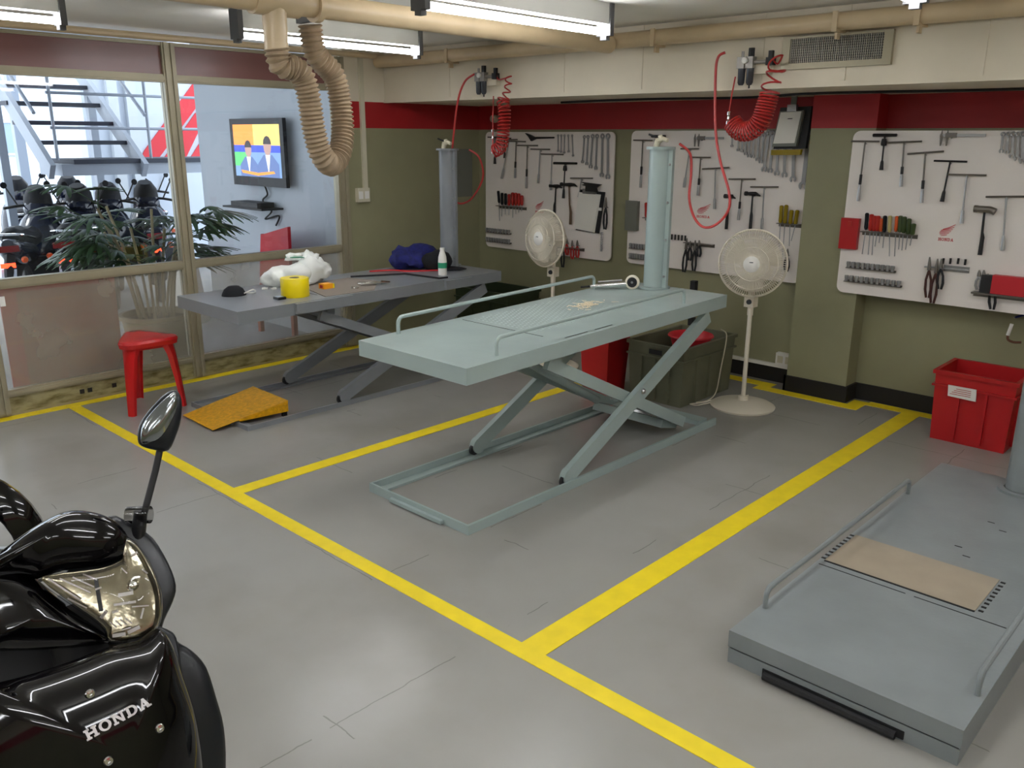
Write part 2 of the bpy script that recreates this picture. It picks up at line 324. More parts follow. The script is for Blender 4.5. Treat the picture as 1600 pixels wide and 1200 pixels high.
# window wall: posts, rails, panes
YP = [4.15, 2.80, 1.50, .20, -1.10, -2.40]
frame = struct('window_frame', B((XW-.06, XW, -3.1, 4.2, 0, .02)), 'alu')
for i, y in enumerate(YP):
    hw = .05 if i == 0 else .045
    obj('post', B((XW-.05, XW+.02, y-hw, y+hw, .02, 2.29), (XW+.02, XW+.032, y-hw+.012, y-.012, .02, 2.29), (XW+.02, XW+.032, y+.012, y+hw-.012, .02, 2.29)), 'alu', frame, bevel=.003)
for a, b in zip(YP[1:]+[-3.1], YP):
    y0, y1 = a+.045, b-.045
    for z0, z1 in ((.80, .86), (2.04, 2.09), (.125, .17), (2.268, 2.29)):
        obj('rail', B((XW-.045, XW+.012, y0, y1, z0, z1), (XW+.012, XW+.02, y0, y1, z0+.012, z1-.012)), 'alu', frame, bevel=.002)
    obj('kick_panel', B((XW-.03, XW+.004, y0, y1, .02, .125)), 'kick', frame)
n = 1
for a, b in zip(YP[1:]+[-3.1], YP):
    y0, y1 = a+.045, b-.045
    w_ = struct('window_%d' % n, B((XW-.02, XW-.012, y0, y1, .86, 2.04)), 'glass'); n += 1
    obj('lower_pane', B((XW-.02, XW-.012, y0, y1, .17, .80)), 'dusty', w_); obj('transom_panel', B((XW-.02, XW-.005, y0, y1, 2.09, 2.268)), 'transom', w_)
struct('trim_6', T([(XW+.03, -3.1, 2.315), (XW+.03, 4.58, 2.315)], .022, 10), 'pvc')
c0 = tag(obj('socket_cover', B((XW+.003, XW+.009, 1.966, 1.994, .058, .086)), 'dark'), 'first small black square cover on the kick panel, from the left', 'cover', 'black covers on the kick panel')
for dy, w_ in ((.05, 'second'), (.21, 'third')):
    c = c0.copy(); COL.objects.link(c); c.location.y += dy; c['label'] = w_+' small black square cover on the kick panel, from the left'
# ---- measured positions (metres)
TOOLS1=[('T', (-5.612, 1.703), (-5.437, 1.703), (-5.524, 1.473), 'b'), ('T', (-5.484, 1.697), (-5.328, 1.693), (-5.402, 1.526), 'b'), ('T', (-5.445, 1.681), (-5.251, 1.685), (-5.439, 1.348), 's'), ('T', (-5.374, 1.67), (-5.153, 1.667), (-5.276, 1.359), 'm'), ('T', (-5.251, 1.636), (-5.012, 1.636), (-5.14, 1.276), 'm'), ('T', (-5.093, 1.606), (-4.875, 1.606), (-5.002, 1.325), 's'), ('T', (-4.975, 1.568), (-4.726, 1.567), (-4.857, 1.272), 's'), ('K', (-4.829, 1.496), (-4.58, 1.499), (-4.716, 1.212), 'b'), ('T', (-4.644, 1.379), (-4.409, 1.386), (-4.55, 1.229), 's'), ('H', (-4.868, 1.304), (-4.733, 1.312), (-4.811, 1.05), 'b'), ('H', (-4.747, 1.324), (-4.57, 1.328), (-4.632, 1.0), 'w'), ('W', (-4.513, 1.708), (-4.526, 1.505), 0.016), ('W', (-4.476, 1.708), (-4.481, 1.49), 0.017), ('W', (-4.428, 1.713), (-4.441, 1.466), 0.02), ('W', (-4.383, 1.714), (-4.385, 1.455), 0.02), ('W', (-4.329, 1.714), (-4.323, 1.401), 0.024), ('W', (-4.274, 1.714), (-4.262, 1.388), 0.026), ('W', (-4.793, 1.718), (-4.789, 1.589), 0.012), ('W', (-4.758, 1.718), (-4.757, 1.582), 0.012), ('W', (-4.723, 1.718), (-4.723, 1.577), 0.012), ('W', (-4.682, 1.718), (-4.674, 1.586), 0.012), ('W', (-4.641, 1.718), (-4.626, 1.554), 0.012), ('S', (-5.476, 1.24), (-5.464, 1.133), (-5.459, 0.974), 'k'), ('S', (-5.427, 1.225), (-5.427, 1.118), (-5.432, 1.016), 'k'), ('S', (-5.385, 1.222), (-5.384, 1.12), (-5.387, 1.035), 'k'), ('S', (-5.34, 1.218), (-5.34, 1.117), (-5.342, 1.033), 'r'), ('S', (-5.297, 1.234), (-5.296, 1.12), (-5.295, 1.013), 'r'), ('S', (-5.259, 1.233), (-5.258, 1.122), (-5.258, 1.049), 'r'), ('S', (-5.222, 1.229), (-5.221, 1.124), (-5.224, 1.062), 'r'), ('S', (-5.185, 1.214), (-5.184, 1.126), (-5.187, 1.076), 'r'), ('P', (-4.778, 0.889), (-4.788, 0.729), 'k'), ('P', (-4.707, 0.917), (-4.699, 0.633), 'k'), ('P', (-4.664, 0.882), (-4.652, 0.742), 'r'), ('P', (-4.6, 0.871), (-4.595, 0.715), 'r'), ('P', (-4.545, 0.876), (-4.54, 0.731), 'r'), ('P', (-4.259, 1.243), (-4.26, 0.987), 'k'), ('D', (-4.296, 0.959), (-4.298, 0.805))]
TOOLS2=[('T', (-4.021, 1.686), (-3.848, 1.685), (-3.936, 1.331), 'm'), ('K', (-3.856, 1.716), (-3.732, 1.716), (-3.794, 1.627), 'b'), ('C', (-3.485, 1.704), (-3.242, 1.702)), ('T', (-3.592, 1.627), (-3.438, 1.629), (-3.544, 1.349), 's'), ('T', (-3.498, 1.568), (-3.336, 1.569), (-3.421, 1.296), 'm'), ('T', (-3.398, 1.487), (-3.181, 1.502), (-3.275, 1.207), 's'), ('T', (-3.177, 1.423), (-2.968, 1.43), (-3.075, 1.14), 'm'), ('T', (-3.001, 1.375), (-2.792, 1.383), (-2.887, 1.088), 's'), ('H', (-3.201, 1.305), (-3.111, 1.299), (-3.167, 1.069), 'k'), ('H', (-3.039, 1.327), (-2.92, 1.33), (-2.977, 1.081), 'k'), ('W', (-3.177, 1.719), (-3.174, 1.645), 0.012), ('W', (-3.129, 1.719), (-3.123, 1.617), 0.014), ('W', (-3.097, 1.719), (-3.092, 1.61), 0.014), ('W', (-3.07, 1.721), (-3.063, 1.593), 0.015), ('W', (-3.044, 1.721), (-3.035, 1.577), 0.016), ('W', (-3.009, 1.724), (-3.006, 1.572), 0.017), ('W', (-2.973, 1.727), (-2.969, 1.554), 0.018), ('W', (-2.934, 1.729), (-2.943, 1.539), 0.018), ('W', (-2.899, 1.738), (-2.913, 1.484), 0.024), ('W', (-2.871, 1.738), (-2.866, 1.478), 0.022), ('W', (-2.83, 1.738), (-2.815, 1.461), 0.022), ('W', (-2.78, 1.738), (-2.758, 1.451), 0.024), ('W', (-2.715, 1.733), (-2.693, 1.423), 0.026), ('W', (-2.612, 1.729), (-2.619, 1.378), 0.034), ('S', (-3.871, 1.222), (-3.862, 1.104), (-3.853, 0.974), 'r'), ('S', (-3.824, 1.225), (-3.822, 1.106), (-3.817, 0.989), 'r'), ('S', (-2.752, 1.261), (-2.75, 1.138), (-2.74, 0.908), 'y'), ('S', (-2.717, 1.267), (-2.717, 1.135), (-2.709, 0.853), 'y'), ('S', (-2.676, 1.235), (-2.678, 1.133), (-2.669, 0.99), 'y'), ('S', (-2.634, 1.237), (-2.64, 1.136), (-2.659, 1.026), 'y'), ('P', (-2.677, 0.972), (-2.672, 0.816), 'k'), ('P', (-3.485, 0.978), (-3.494, 0.722), 'k'), ('P', (-3.454, 0.96), (-3.451, 0.814), 'k'), ('P', (-3.379, 0.972), (-3.373, 0.85), 'k'), ('P', (-3.412, 0.969), (-3.409, 0.74), 'k')]
TOOLS3=[('T', (-2.256, 1.689), (-2.083, 1.689), (-2.172, 1.328), 'm'), ('K', (-2.125, 1.725), (-1.984, 1.726), (-2.051, 1.52), 'b'), ('T', (-2.037, 1.682), (-1.835, 1.691), (-1.922, 1.426), 'm'), ('T', (-1.908, 1.618), (-1.705, 1.636), (-1.79, 1.337), 'm'), ('T', (-1.752, 1.582), (-1.571, 1.58), (-1.676, 1.35), 'b'), ('T', (-1.664, 1.506), (-1.459, 1.508), (-1.553, 1.231), 's'), ('T', (-1.445, 1.389), (-1.233, 1.401), (-1.316, 1.097), 's'), ('C', (-1.738, 1.726), (-1.494, 1.727)), ('W', (-1.409, 1.732), (-1.404, 1.633), 0.014), ('W', (-1.383, 1.732), (-1.375, 1.629), 0.015), ('W', (-1.357, 1.732), (-1.345, 1.605), 0.017), ('W', (-1.332, 1.732), (-1.318, 1.593), 0.018), ('W', (-1.309, 1.732), (-1.291, 1.58), 0.02), ('W', (-1.281, 1.732), (-1.261, 1.567), 0.022), ('W', (-1.252, 1.732), (-1.23, 1.552), 0.024), ('H', (-1.496, 1.317), (-1.384, 1.322), (-1.429, 1.06), 'm'), ('S', (-2.103, 1.259), (-2.099, 1.155), (-2.104, 1.002), 'k'), ('S', (-2.073, 1.253), (-2.071, 1.151), (-2.066, 1.002), 'r'), ('S', (-2.054, 1.245), (-2.049, 1.151), (-2.042, 1.002), 'r'), ('S', (-2.032, 1.246), (-2.028, 1.152), (-2.03, 1.056), 'r'), ('S', (-2.008, 1.231), (-2.007, 1.151), (-2.008, 1.081), 'o'), ('S', (-1.991, 1.249), (-1.984, 1.147), (-1.981, 1.052), 'k'), ('S', (-1.961, 1.251), (-1.952, 1.149), (-1.935, 1.004), 'c'), ('S', (-1.919, 1.251), (-1.915, 1.157), (-1.904, 1.007), 'o'), ('S', (-1.897, 1.255), (-1.891, 1.156), (-1.885, 1.051), 'g'), ('S', (-1.875, 1.251), (-1.87, 1.153), (-1.865, 1.047), 'g'), ('S', (-1.846, 1.241), (-1.842, 1.148), (-1.844, 1.053), 'g'), ('S', (-1.815, 1.213), (-1.817, 1.142), (-1.821, 1.08), 'g'), ('P', (-1.697, 1.023), (-1.678, 0.778), 'n'), ('P', (-1.651, 1.017), (-1.647, 0.749), 'n'), ('P', (-1.63, 1.019), (-1.616, 0.838), 'k'), ('P', (-1.342, 0.955), (-1.317, 0.756), 'k'), ('P', (-1.416, 0.974), (-1.405, 0.859), 's'), ('P', (-1.392, 0.977), (-1.381, 0.858), 's'), ('P', (-1.367, 0.958), (-1.359, 0.855), 'k')]
B1_SOCK=[(-5.64, 0.874), (-5.335, 0.891), (-5.641, 0.797), (-5.334, 0.799)]
B2_SOCK=[(-4.017, 0.875), (-3.808, 0.882), (-4.016, 0.798), (-3.803, 0.801)]
B3_SOCK=[(-2.197, 0.928), (-1.895, 0.929), (-2.2, 0.84), (-1.847, 0.841)]
LOGO1=[(-5.047, 1.089), (-4.952, 1.166)]
LOGO2=[(-3.432, 1.152), (-3.32, 1.229)]
LOGO3=[(-1.673, 1.139), (-1.587, 1.213)]
CLIP1=[(-4.545, 1.291), (-4.312, 1.281), (-4.364, 0.953), (-4.582, 0.969)]
PULLER=[(-4.514, 1.354), (-4.306, 1.291)]
SNIPS=[(-5.161, 1.738), (-4.842, 1.702)]
RACK1=[(-5.491, 1.101), (-5.15, 1.116)]
PRACK1=[(-4.848, 0.796), (-4.488, 0.817)]
PRACK2=[(-3.508, 0.956), (-3.262, 0.935)]
RACK3=[(-2.127, 1.145), (-1.791, 1.141)]
PRACK3=[(-1.72, 0.97), (-1.476, 0.951)]
SHELF3=[(-1.435, 0.843), (-1.114, 0.843)]
REDCASE3=[(-1.337, 0.956), (-1.15, 0.865)]
RED3=[(-2.259, 1.22), (-2.145, 1.026)]
GRAY2=[(-4.05, 1.227), (-3.948, 0.999)]
SMALL3=[(-1.623, 1.003), (-1.584, 1.007), (-1.541, 1.011), (-1.502, 1.009)]
RACK2R=[(-3.891, 1.107), (-3.799, 1.103)]
RACK2Y=[(-2.771, 1.141), (-2.608, 1.138)]
P_COWL=((-1.4733, 0.4356, 1.0202), (0.8769, -0.2593, 0.4047), [(-0.1557, -0.0167), (-0.1178, 0.0005), (-0.0887, 0.0129), (-0.0482, 0.0362), (-0.0073, 0.0538), (0.023, 0.0586), (0.0521, 0.0513), (0.0759, 0.0383), (0.094, 0.0207), (0.1059, -0.0049), (0.1033, -0.0295), (0.0879, -0.0418), (0.0483, -0.0459), (-0.0008, -0.0407), (-0.0401, -0.0453), (-0.0669, -0.0333), (-0.1034, -0.0296), (-0.1496, -0.0392)])
P_LOWER=((-1.4651, 0.3843, 0.928), (0.8618, -0.226, 0.4541), [(-0.1067, 0.0985), (-0.0442, 0.0881), (-0.0142, 0.0662), (0.0052, 0.048), (0.0307, 0.0103), (0.0635, -0.0343), (0.0931, -0.0707), (0.0976, -0.0876), (0.0462, -0.0812), (-0.0102, -0.0686), (-0.0642, -0.0544), (-0.1254, -0.0432)])
P_LENS=((-1.3746, 0.4834, 0.9473), (0.8381, -0.2948, 0.4589), [(-0.1171, 0.0535), (-0.0949, 0.0591), (-0.057, 0.0562), (-0.0181, 0.0542), (0.0097, 0.0603), (0.0203, 0.0724), (0.0242, 0.095), (0.0406, 0.0793), (0.0564, 0.0425), (0.0664, 0.0013), (0.0667, -0.0265), (0.0621, -0.0529), (0.0512, -0.0721), (0.0297, -0.0809), (-0.0223, -0.0752), (-0.0283, -0.0524), (-0.0475, -0.0264), (-0.0731, 0.001)])
P_SURROUND=((-1.4388, 0.5425, 0.9294), (0.8365, -0.3154, 0.448), [(-0.0334, 0.1216), (0.0014, 0.101), (0.0333, 0.069), (0.0542, 0.0178), (0.062, -0.0249), (0.053, -0.0521), (0.0352, -0.0804), (0.0255, -0.0976), (-0.0025, -0.1079), (-0.059, -0.101), (-0.103, -0.0395), (-0.1156, 0.0303), (-0.0697, 0.0776)])
P_NECK=((-1.4975, 0.4077, 0.7883), (0.832, -0.2265, 0.5065), [(-0.1431, 0.0983), (-0.0205, 0.0688), (0.09, 0.0373), (0.1642, 0.0161), (0.1863, -0.0205), (0.1055, -0.0671), (-0.0111, -0.0752), (-0.1622, -0.0575)])
P_SHIELD=((-1.269, 0.3819, 0.7682), (0.9517, 0.0, 0.307), [(-0.1684, 0.1609), (-0.1041, 0.1495), (-0.0522, 0.1419), (0.0036, 0.1378), (0.0485, 0.1375), (0.0985, 0.128), (0.134, 0.1345), (0.1473, 0.1025), (0.151, 0.0492), (0.1554, -0.0108), (0.1525, -0.0676), (0.143, -0.1326), (0.1186, -0.2235), (0.0337, -0.2844), (-0.1337, -0.2046), (-0.2297, -0.1103)])
P_SIDE=((-1.3202, 0.5258, 0.696), (0.9236, -0.1026, 0.3694), [(0.0038, 0.1761), (0.0347, 0.153), (0.0387, 0.135), (0.0595, 0.1093), (0.077, 0.0725), (0.0821, 0.0126), (0.0831, -0.0445), (0.0702, -0.1143), (0.0396, -0.2182), (-0.029, -0.2747), (-0.125, -0.2217), (-0.0727, 0.0655), (-0.0399, 0.1666)])
P_MIRROR=((-1.4917, 0.6383, 1.1928), (0.8775, -0.3755, 0.2984), [(0.027, 0.0564), (0.0376, 0.0516), (0.0412, 0.0332), (0.0366, 0.0014), (0.0246, -0.0281), (0.0086, -0.0534), (-0.0161, -0.0488), (-0.0357, -0.0391), (-0.0408, -0.0267), (-0.036, -0.0014), (-0.0234, 0.0159), (-0.0074, 0.0329), (0.0119, 0.0497)])
P_GLASS=((-1.4769, 0.6292, 1.2046), (0.8791, -0.3745, 0.2949), [(-0.0302, -0.0417), (-0.0151, -0.0402), (0.0019, -0.0331), (0.0208, -0.0085), (0.0348, 0.0194), (0.0361, 0.0417), (0.0277, 0.045), (-0.0032, 0.0203), (-0.0264, -0.0061), (-0.0335, -0.0319)])
L_RIBS=[(-0.087, 0.0371), (-0.0572, 0.0058), (-0.083, 0.0469), (-0.0407, 0.0137), (-0.0641, 0.0448), (-0.0348, 0.0221), (-0.0756, 0.0122), (-0.0494, -0.01), (-0.0484, 0.0467), (-0.0286, 0.0326), (-0.0997, 0.0506), (-0.076, 0.025), (-0.0181, -0.041), (-0.0095, -0.0517), (-0.0101, -0.0408), (-0.0016, -0.0515), (-0.0022, -0.0406), (0.0064, -0.0513), (0.0058, -0.0404), (0.0145, -0.0511)]
L_MARKS=[(-0.0325, 0.0172), (-0.0244, 0.0186), (-0.0305, -0.0305), (-0.0216, -0.0219), (-0.0123, -0.0263), (-0.0042, -0.025), (0.018, -0.0238), (0.0439, -0.0277), (0.0354, -0.0301), (0.0292, -0.0461), (-0.017, -0.0638), (0.0026, -0.0654), (0.0067, -0.0643), (0.0255, -0.0593), (-0.0024, -0.0578), (0.0117, -0.0569), (0.0281, 0.0619), (0.0376, 0.0643), (0.0419, 0.0345), (0.0491, 0.0263), (0.0106, 0.0436), (0.0173, 0.0333), (0.0, -0.0), (0.023, -0.0009), (-0.0088, -0.0142), (0.025, -0.0167), (-0.0304, 0.0341), (-0.0292, -0.0201)]
STEM=[(-1.4884, 0.6312, 1.1428), (-1.4813, 0.6154, 1.1075), (-1.4613, 0.5687, 1.0179)]
BOOT=[(-1.4695, 0.575, 1.0411), (-1.4703, 0.5613, 0.9816)]
SCREWS=[(-1.1821, 0.4492, 0.8037), (-1.193, 0.3718, 0.7829), (-1.2524, 0.3785, 0.8688), (-1.2503, 0.4425, 0.8978)]
HTXT=[(-1.1812, 0.3438, 0.8417), (-1.1657, 0.4361, 0.8628), (-1.1904, 0.3425, 0.8541)]
WHEELC=[-3.297, 0.637, 0.29]
HOSE1=[(-4.645, 4.52, 2.135), (-4.745, 4.52, 2.086), (-4.822, 4.52, 1.947), (-4.917, 4.55, 1.628), (-4.983, 4.58, 1.39), (-5.0, 4.62, 1.266), (-5.006, 4.7, 1.199), (-4.965, 4.78, 1.227), (-4.836, 4.76, 1.341), (-4.78, 4.74, 1.44), (-4.787, 4.7, 1.559), (-4.85, 4.66, 1.61)]
HOSE2=[(-2.621, 4.5, 2.162), (-2.658, 4.49, 2.136), (-2.66, 4.48, 2.034), (-2.626, 4.46, 1.758), (-2.577, 4.45, 1.584), (-2.5, 4.44, 1.41), (-2.495, 4.44, 1.31), (-2.557, 4.43, 1.227), (-2.639, 4.43, 1.203), (-2.714, 4.44, 1.253), (-2.763, 4.45, 1.361), (-2.773, 4.47, 1.507), (-2.796, 4.48, 1.615), (-2.882, 4.5, 1.669)]
COIL1=[(-4.303, 4.52, 2.103), (-4.296, 4.5, 2.019), (-4.319, 4.48, 1.943), (-4.297, 4.47, 1.892), (-4.293, 4.46, 1.764), (-4.318, 4.46, 1.644), (-4.387, 4.46, 1.608)]
COIL2=[(-2.313, 4.5, 2.102), (-2.291, 4.48, 2.058), (-2.31, 4.47, 2.003), (-2.31, 4.46, 1.938), (-2.321, 4.45, 1.873), (-2.342, 4.44, 1.79), (-2.399, 4.44, 1.744), (-2.465, 4.44, 1.744), (-2.516, 4.44, 1.792)]
LEAD1=[(-4.4, 4.46, 1.626), (-4.419, 4.48, 1.808), (-4.432, 4.5, 1.98)]
LEAD2=[(-2.538, 4.44, 1.771), (-2.54, 4.45, 1.86), (-2.548, 4.48, 1.946), (-2.547, 4.5, 2.031)]
DUCTHOSE=[(-3.4, 2.132, 2.029), (-3.4, 2.148, 1.999), (-3.4, 2.204, 1.987), (-3.4, 2.254, 1.958), (-3.4, 2.281, 1.873), (-3.4, 2.298, 1.737), (-3.4, 2.322, 1.64), (-3.4, 2.35, 1.597), (-3.42, 2.395, 1.576), (-3.45, 2.454, 1.6), (-3.47, 2.498, 1.667), (-3.49, 2.522, 1.769), (-3.5, 2.518, 1.884), (-3.5, 2.488, 1.982), (-3.5, 2.464, 2.051)]

# ---------------------------------------------------------------- ceiling services
def light(x, y0, y1, label, g='fluorescent battens under the ceiling'):
    r = empty('fluorescent_light', (x, (y0+y1)/2, ZC), label, 'ceiling light', g)
    obj('housing', B((x-.035, x+.035, y0+.01, y1-.01, 2.26, ZC-.001)), 'fix', r, bevel=.006)
    for y in (y0, y1-.03): obj('end_cap', B((x-.045, x+.045, y, y+.03, 2.205, ZC-.001), (x-.02, x+.02, y, y+.03, 2.185, 2.205)), 'fixcap', r, bevel=.004)
    for dx in (-.022, .022): obj('tube', cyl((x+dx, y0+.03, 2.225), .014, y1-y0-.06, (0, 1, 0), 12), 'tube', r)
light(-4.48, 2.56, 3.86, 'fluorescent batten light nearest the exhaust hose, towards the window wall')
light(-2.9, 2.50, 3.78, 'bright fluorescent batten light in the middle of the ceiling above the scissor lift')
light(-1.32, 2.42, 3.68, 'fluorescent batten light at upper right of the picture near the air vent')
light(-4.6, .45, 1.73, 'fluorescent batten light at the upper left corner of the picture')
for i, x in enumerate((-2.9, -1.32, .3, 1.9)): light(x, .3, 1.6, 'batten light over the camera, %s from the window wall' % ORD[i])
for i, x in enumerate((.3, 1.9)): light(x, 2.5, 3.8, 'batten light right of the lowered lift, %s from it' % ORD[i])
for i, x in enumerate((-4.5, -2.9, -1.32, .3, 1.9)): light(x, -1.9, -.6, 'batten light behind the camera, %s from the window wall' % ORD[i])
XD = -3.4
r = empty('exhaust_duct', (XD, 2.14, 2.29), 'beige ceiling exhaust pipe with drop and brown corrugated hanging hose loop', 'duct')
obj('pipe', T([(XD, -3.0, 2.25), (XD, 4.46, 2.25)], .052, 16), 'pvc', r)
obj('tee', T([(XD, 2.03, 2.25), (XD, 2.25, 2.25)], .063, 16), 'pvc', r)
obj('drop_pipe', T([(XD, 2.135, 2.22), (XD, 2.135, 2.05)], [.052, .05], 16), 'pvc', r)
obj('pipe_clamp', T([(XD, 2.33, 2.25), (XD, 2.36, 2.25)], .07, 16), 'pvc', r)
P = cr([(XD, 2.135, 2.06)]+list(DUCTHOSE[1:-1])+[(XD-.10, 2.40, 2.06), (XD-.09, 2.37, 2.19)], k=14)
obj('hose_hanger', B((XD-.16, XD-.02, 2.345, 2.37, 2.19, 2.215), (XD-.03, XD, 2.345, 2.37, 2.2, 2.3)), 'fixcap', r)
L_ = [0]
for a, b in zip(P, P[1:]): L_.append(L_[-1]+(b-a).length)
Q = []; step = .0042; i = 0
for k in range(int(L_[-1]/step)):
    s = k*step
    while L_[i+1] < s: i += 1
    t = (s-L_[i])/max(1e-9, L_[i+1]-L_[i]); Q.append(P[i].lerp(P[i+1], t))
obj('corrugated_hose', T(Q, [.050+.006*math.sin(k*step*2*PI/.019) for k in range(len(Q))], 18), 'hose', r)
bm = bmesh.new()
for x0, x1 in ((XW+.02, -3.5), (-3.3, 3.0)): pass
tube(bm, [(XW+.02, 4.53, 2.275), (3.05, 4.53, 2.275)], .046, 16)
r = empty('beam_pipe', (-1.4, 4.53, 2.23), 'long beige pipe clipped along the top of the cream beam', 'pipe')
obj('pipe', bm, 'pvc', r)
for x in (-4.9, -3.1, -2.0, -1.6, -.3, 1.2): obj('pipe_clip', B((x-.014, x+.014, 4.476, 4.60, 2.222, 2.235), (x-.014, x+.014, 4.476, 4.484, 2.235, 2.32), (x-.006, x+.006, 4.51, 4.55, 2.19, 2.222)), 'pvc', r)
# vent
r = empty('air_vent', (-2.02, 4.6, 2.07), 'beige framed mesh air vent set in the cream beam', 'vent')
vx0, vx1, vz0, vz1 = -2.32, -1.735, 2.06, 2.225
obj('frame', B((vx0, vx1, 4.575, 4.6, vz0, vz0+.03), (vx0, vx1, 4.575, 4.6, vz1-.012, vz1), (vx0, vx0+.045, 4.575, 4.6, vz0+.03, vz1-.012), (vx1-.045, vx1, 4.575, 4.6, vz0+.03, vz1-.012)), 'alu', r, bevel=.003)
obj('backing', B((vx0+.045, vx1-.045, 4.594, 4.599, vz0+.03, vz1-.012)), 'ventd', r)
bm = bmesh.new()
for k in range(46): x = vx0+.05+k*(.49/45); box(bm, x-.0018, x+.0018, 4.579, 4.586, vz0+.03, vz1-.012)
for k in range(10): z = vz0+.038+k*.0125; box(bm, vx0+.045, vx1-.045, 4.586, 4.592, z-.0025, z+.0025)
obj('mesh_grille', bm, 'mesh', r, kind='stuff', smooth=False)
obj('hanger_strip', B((-1.99, -1.965, 4.590, 4.60, 1.995, vz0)), 'cream', r)

def helix(path, R, turns, n=16, dens=None):
    P = cr(path, k=10); out = []; N = int(turns*n)
    L_ = [0]
    for a, b in zip(P, P[1:]): L_.append(L_[-1]+(b-a).length)
    i = 0
    for k in range(N+1):
        f = k/N; f = dens(f) if dens else f; s = f*L_[-1]*.9999
        while i < len(L_)-2 and L_[i+1] < s: i += 1
        while i > 0 and L_[i] > s: i -= 1
        t = (s-L_[i])/max(1e-9, L_[i+1]-L_[i]); c = P[i].lerp(P[i+1], t)
        a0 = max(0, i-4); a1 = min(len(P)-1, i+5); tg = (P[a1]-P[a0]).normalized()
        ax = tg.cross(Vector((0, 1, 0))).normalized(); bx = tg.cross(ax).normalized()
        ph = k/n*2*PI; rr = R(f) if callable(R) else R
        out.append(c+ax*math.cos(ph)*rr+bx*math.sin(ph)*rr*.9)
    return out
def regulator(x, z, lab, s=1.):
    r = empty('air_regulator', (x, YB, z), lab, 'regulator', 'air regulators on the beam')
    y = YB-.055
    obj('mounting_pipe', T([(x-.02, y, z+.03), (x+.19, y, z+.03)], .011, 10), 'regal', r)
    obj('bracket', B((x+.04, x+.16, YB-.04, YB-.001, z-.03, z+.045)), 'cream', r, bevel=.004)
    for dx in (0, .052):
        obj('body', B((x+dx-.022, x+dx+.022, y-.022, y+.022, z, z+.06)), 'regal', r, bevel=.006)
        obj('bowl', Lt([(0, -.088), (.012, -.088), (.019, -.075), (.021, 0), (0, 0)], (x+dx, y, z), seg=16), 'bowl', r)
    obj('adjusting_knob', cyl((x+.052, y, z+.06), .017, .045, seg=14), 'dark', r, bevel=.003)
    obj('fitting', cyl((x, y, z+.06), .008, .03, seg=10), 'regal', r)
    obj('gauge', Lt([(0, 0), (.017, 0), (.017, .014), (.013, .016), (0, .016)], (x+.03, y-.022, z+.04), (0, -1, 0), 16), 'white', r)
    obj('outlet_valve', B((x+.15, x+.19, y-.02, y+.02, z+.01, z+.05), (x+.158, x+.182, y-.01, y+.01, z+.05, z+.085)), 'dark', r, bevel=.004)
    obj('drain', cyl((x+.052, y, z-.105), .005, .02, seg=8), 'dark', r)
    return r
regulator(-4.625, 2.085, 'air regulator with grey bowls on the beam at left, above the tilted fan'); regulator(-2.535, 2.075, 'air regulator with two grey bowls on the beam beside the air vent')
def coilhose(path, R, turns, lead, start, lab, dens=None):
    r = empty('coiled_air_hose', path[0], lab, 'air hose', 'red coiled air hoses')
    pts = helix(path, R, turns, dens=dens)
    obj('coil', T(cr([start, tuple(Vector(start)+Vector((.03, 0, -.02))), tuple(pts[0])], k=6)[:-1]+pts, .0052, 6), 'coil', r)
    obj('lead', T([tuple(pts[-1])]+[tuple(q) for q in lead], .004, 6), 'coil', r)
    a, b = Vector(lead[0]), Vector(lead[1])
    for k, (f, q) in enumerate(((-.2, .009), (.05, .011), (.35, .008), (.6, .01))):
        c = a+(b-a)*f; obj('coupling', Lt([(0, 0), (q, .002), (q, .018), (q*.7, .022), (0, .024)], c, (0, 0, 1), 12), 'chrome', r)
coilhose(COIL1, lambda f: .024 if f < .25 else .043, 21, LEAD1, (-4.44, YB-.06, 2.11), 'red coiled air hose hanging in front of the left tool board', dens=lambda f: f*1.9 if f < .14 else .266+(f-.14)*.734/.86)
coilhose(COIL2, lambda f: .045 if f < .2 else .05, 27, LEAD2, (-2.35, YB-.06, 2.11), 'red coiled air hose curling below the air vent', dens=lambda f: f*3.0 if f < .11 else .33+(f-.11)*.67/.89)
tag(obj('air_hose', T(cr(HOSE1, k=8), .0075, 8), 'hred'), 'smooth red air hose looping to the post of the rear blue-grey lift', 'air hose')
tag(obj('air_hose', T(cr(HOSE2, k=8), .0078, 8), 'hred'), 'long smooth red air hose looping to the post of the middle sage lift', 'air hose')

# ---------------------------------------------------------------- wall fittings
r = empty('wall_conduit', (XW+.012, 4.34, 1.20), 'cream cable conduit with socket box on the green wall beside the window', 'conduit')
obj('conduit', B((XW, XW+.022, 4.345, 4.385, 1.30, 2.35)), 'beigepl', r, bevel=.003)
sb = obj('socket_box', B((XW, XW+.035, 4.27, 4.39, 1.19, 1.30)), 'beigepl', r, bevel=.006)
for y in (4.30, 4.36): obj('socket_insert', B((XW+.035, XW+.038, y-.02, y+.02, 1.215, 1.275)), 'white', sb)
tag(obj('wall_panel', B((XW, XW+.012, 5.33, 5.58, 1.18, 1.60)), 'graybox', bevel=.003), 'flat grey panel on the wall behind the rear lift post', 'panel')
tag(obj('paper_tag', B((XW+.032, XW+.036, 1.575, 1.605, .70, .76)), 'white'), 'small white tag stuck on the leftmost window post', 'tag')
tag(obj('wall_lamp', Lt([(0, 0), (.03, .0), (.035, .03), (.03, .06), (0, .065)], (-5.55, YT-.001, 1.86), (0, -1, 0), 16), 'beigepl'), 'small beige round sensor on the red stripe left of the coiled hose', 'sensor')
r = empty('cable_trunking', (-3.0, YT, .11), 'white cable trunking with socket above the black skirting behind the fan', 'trunking')
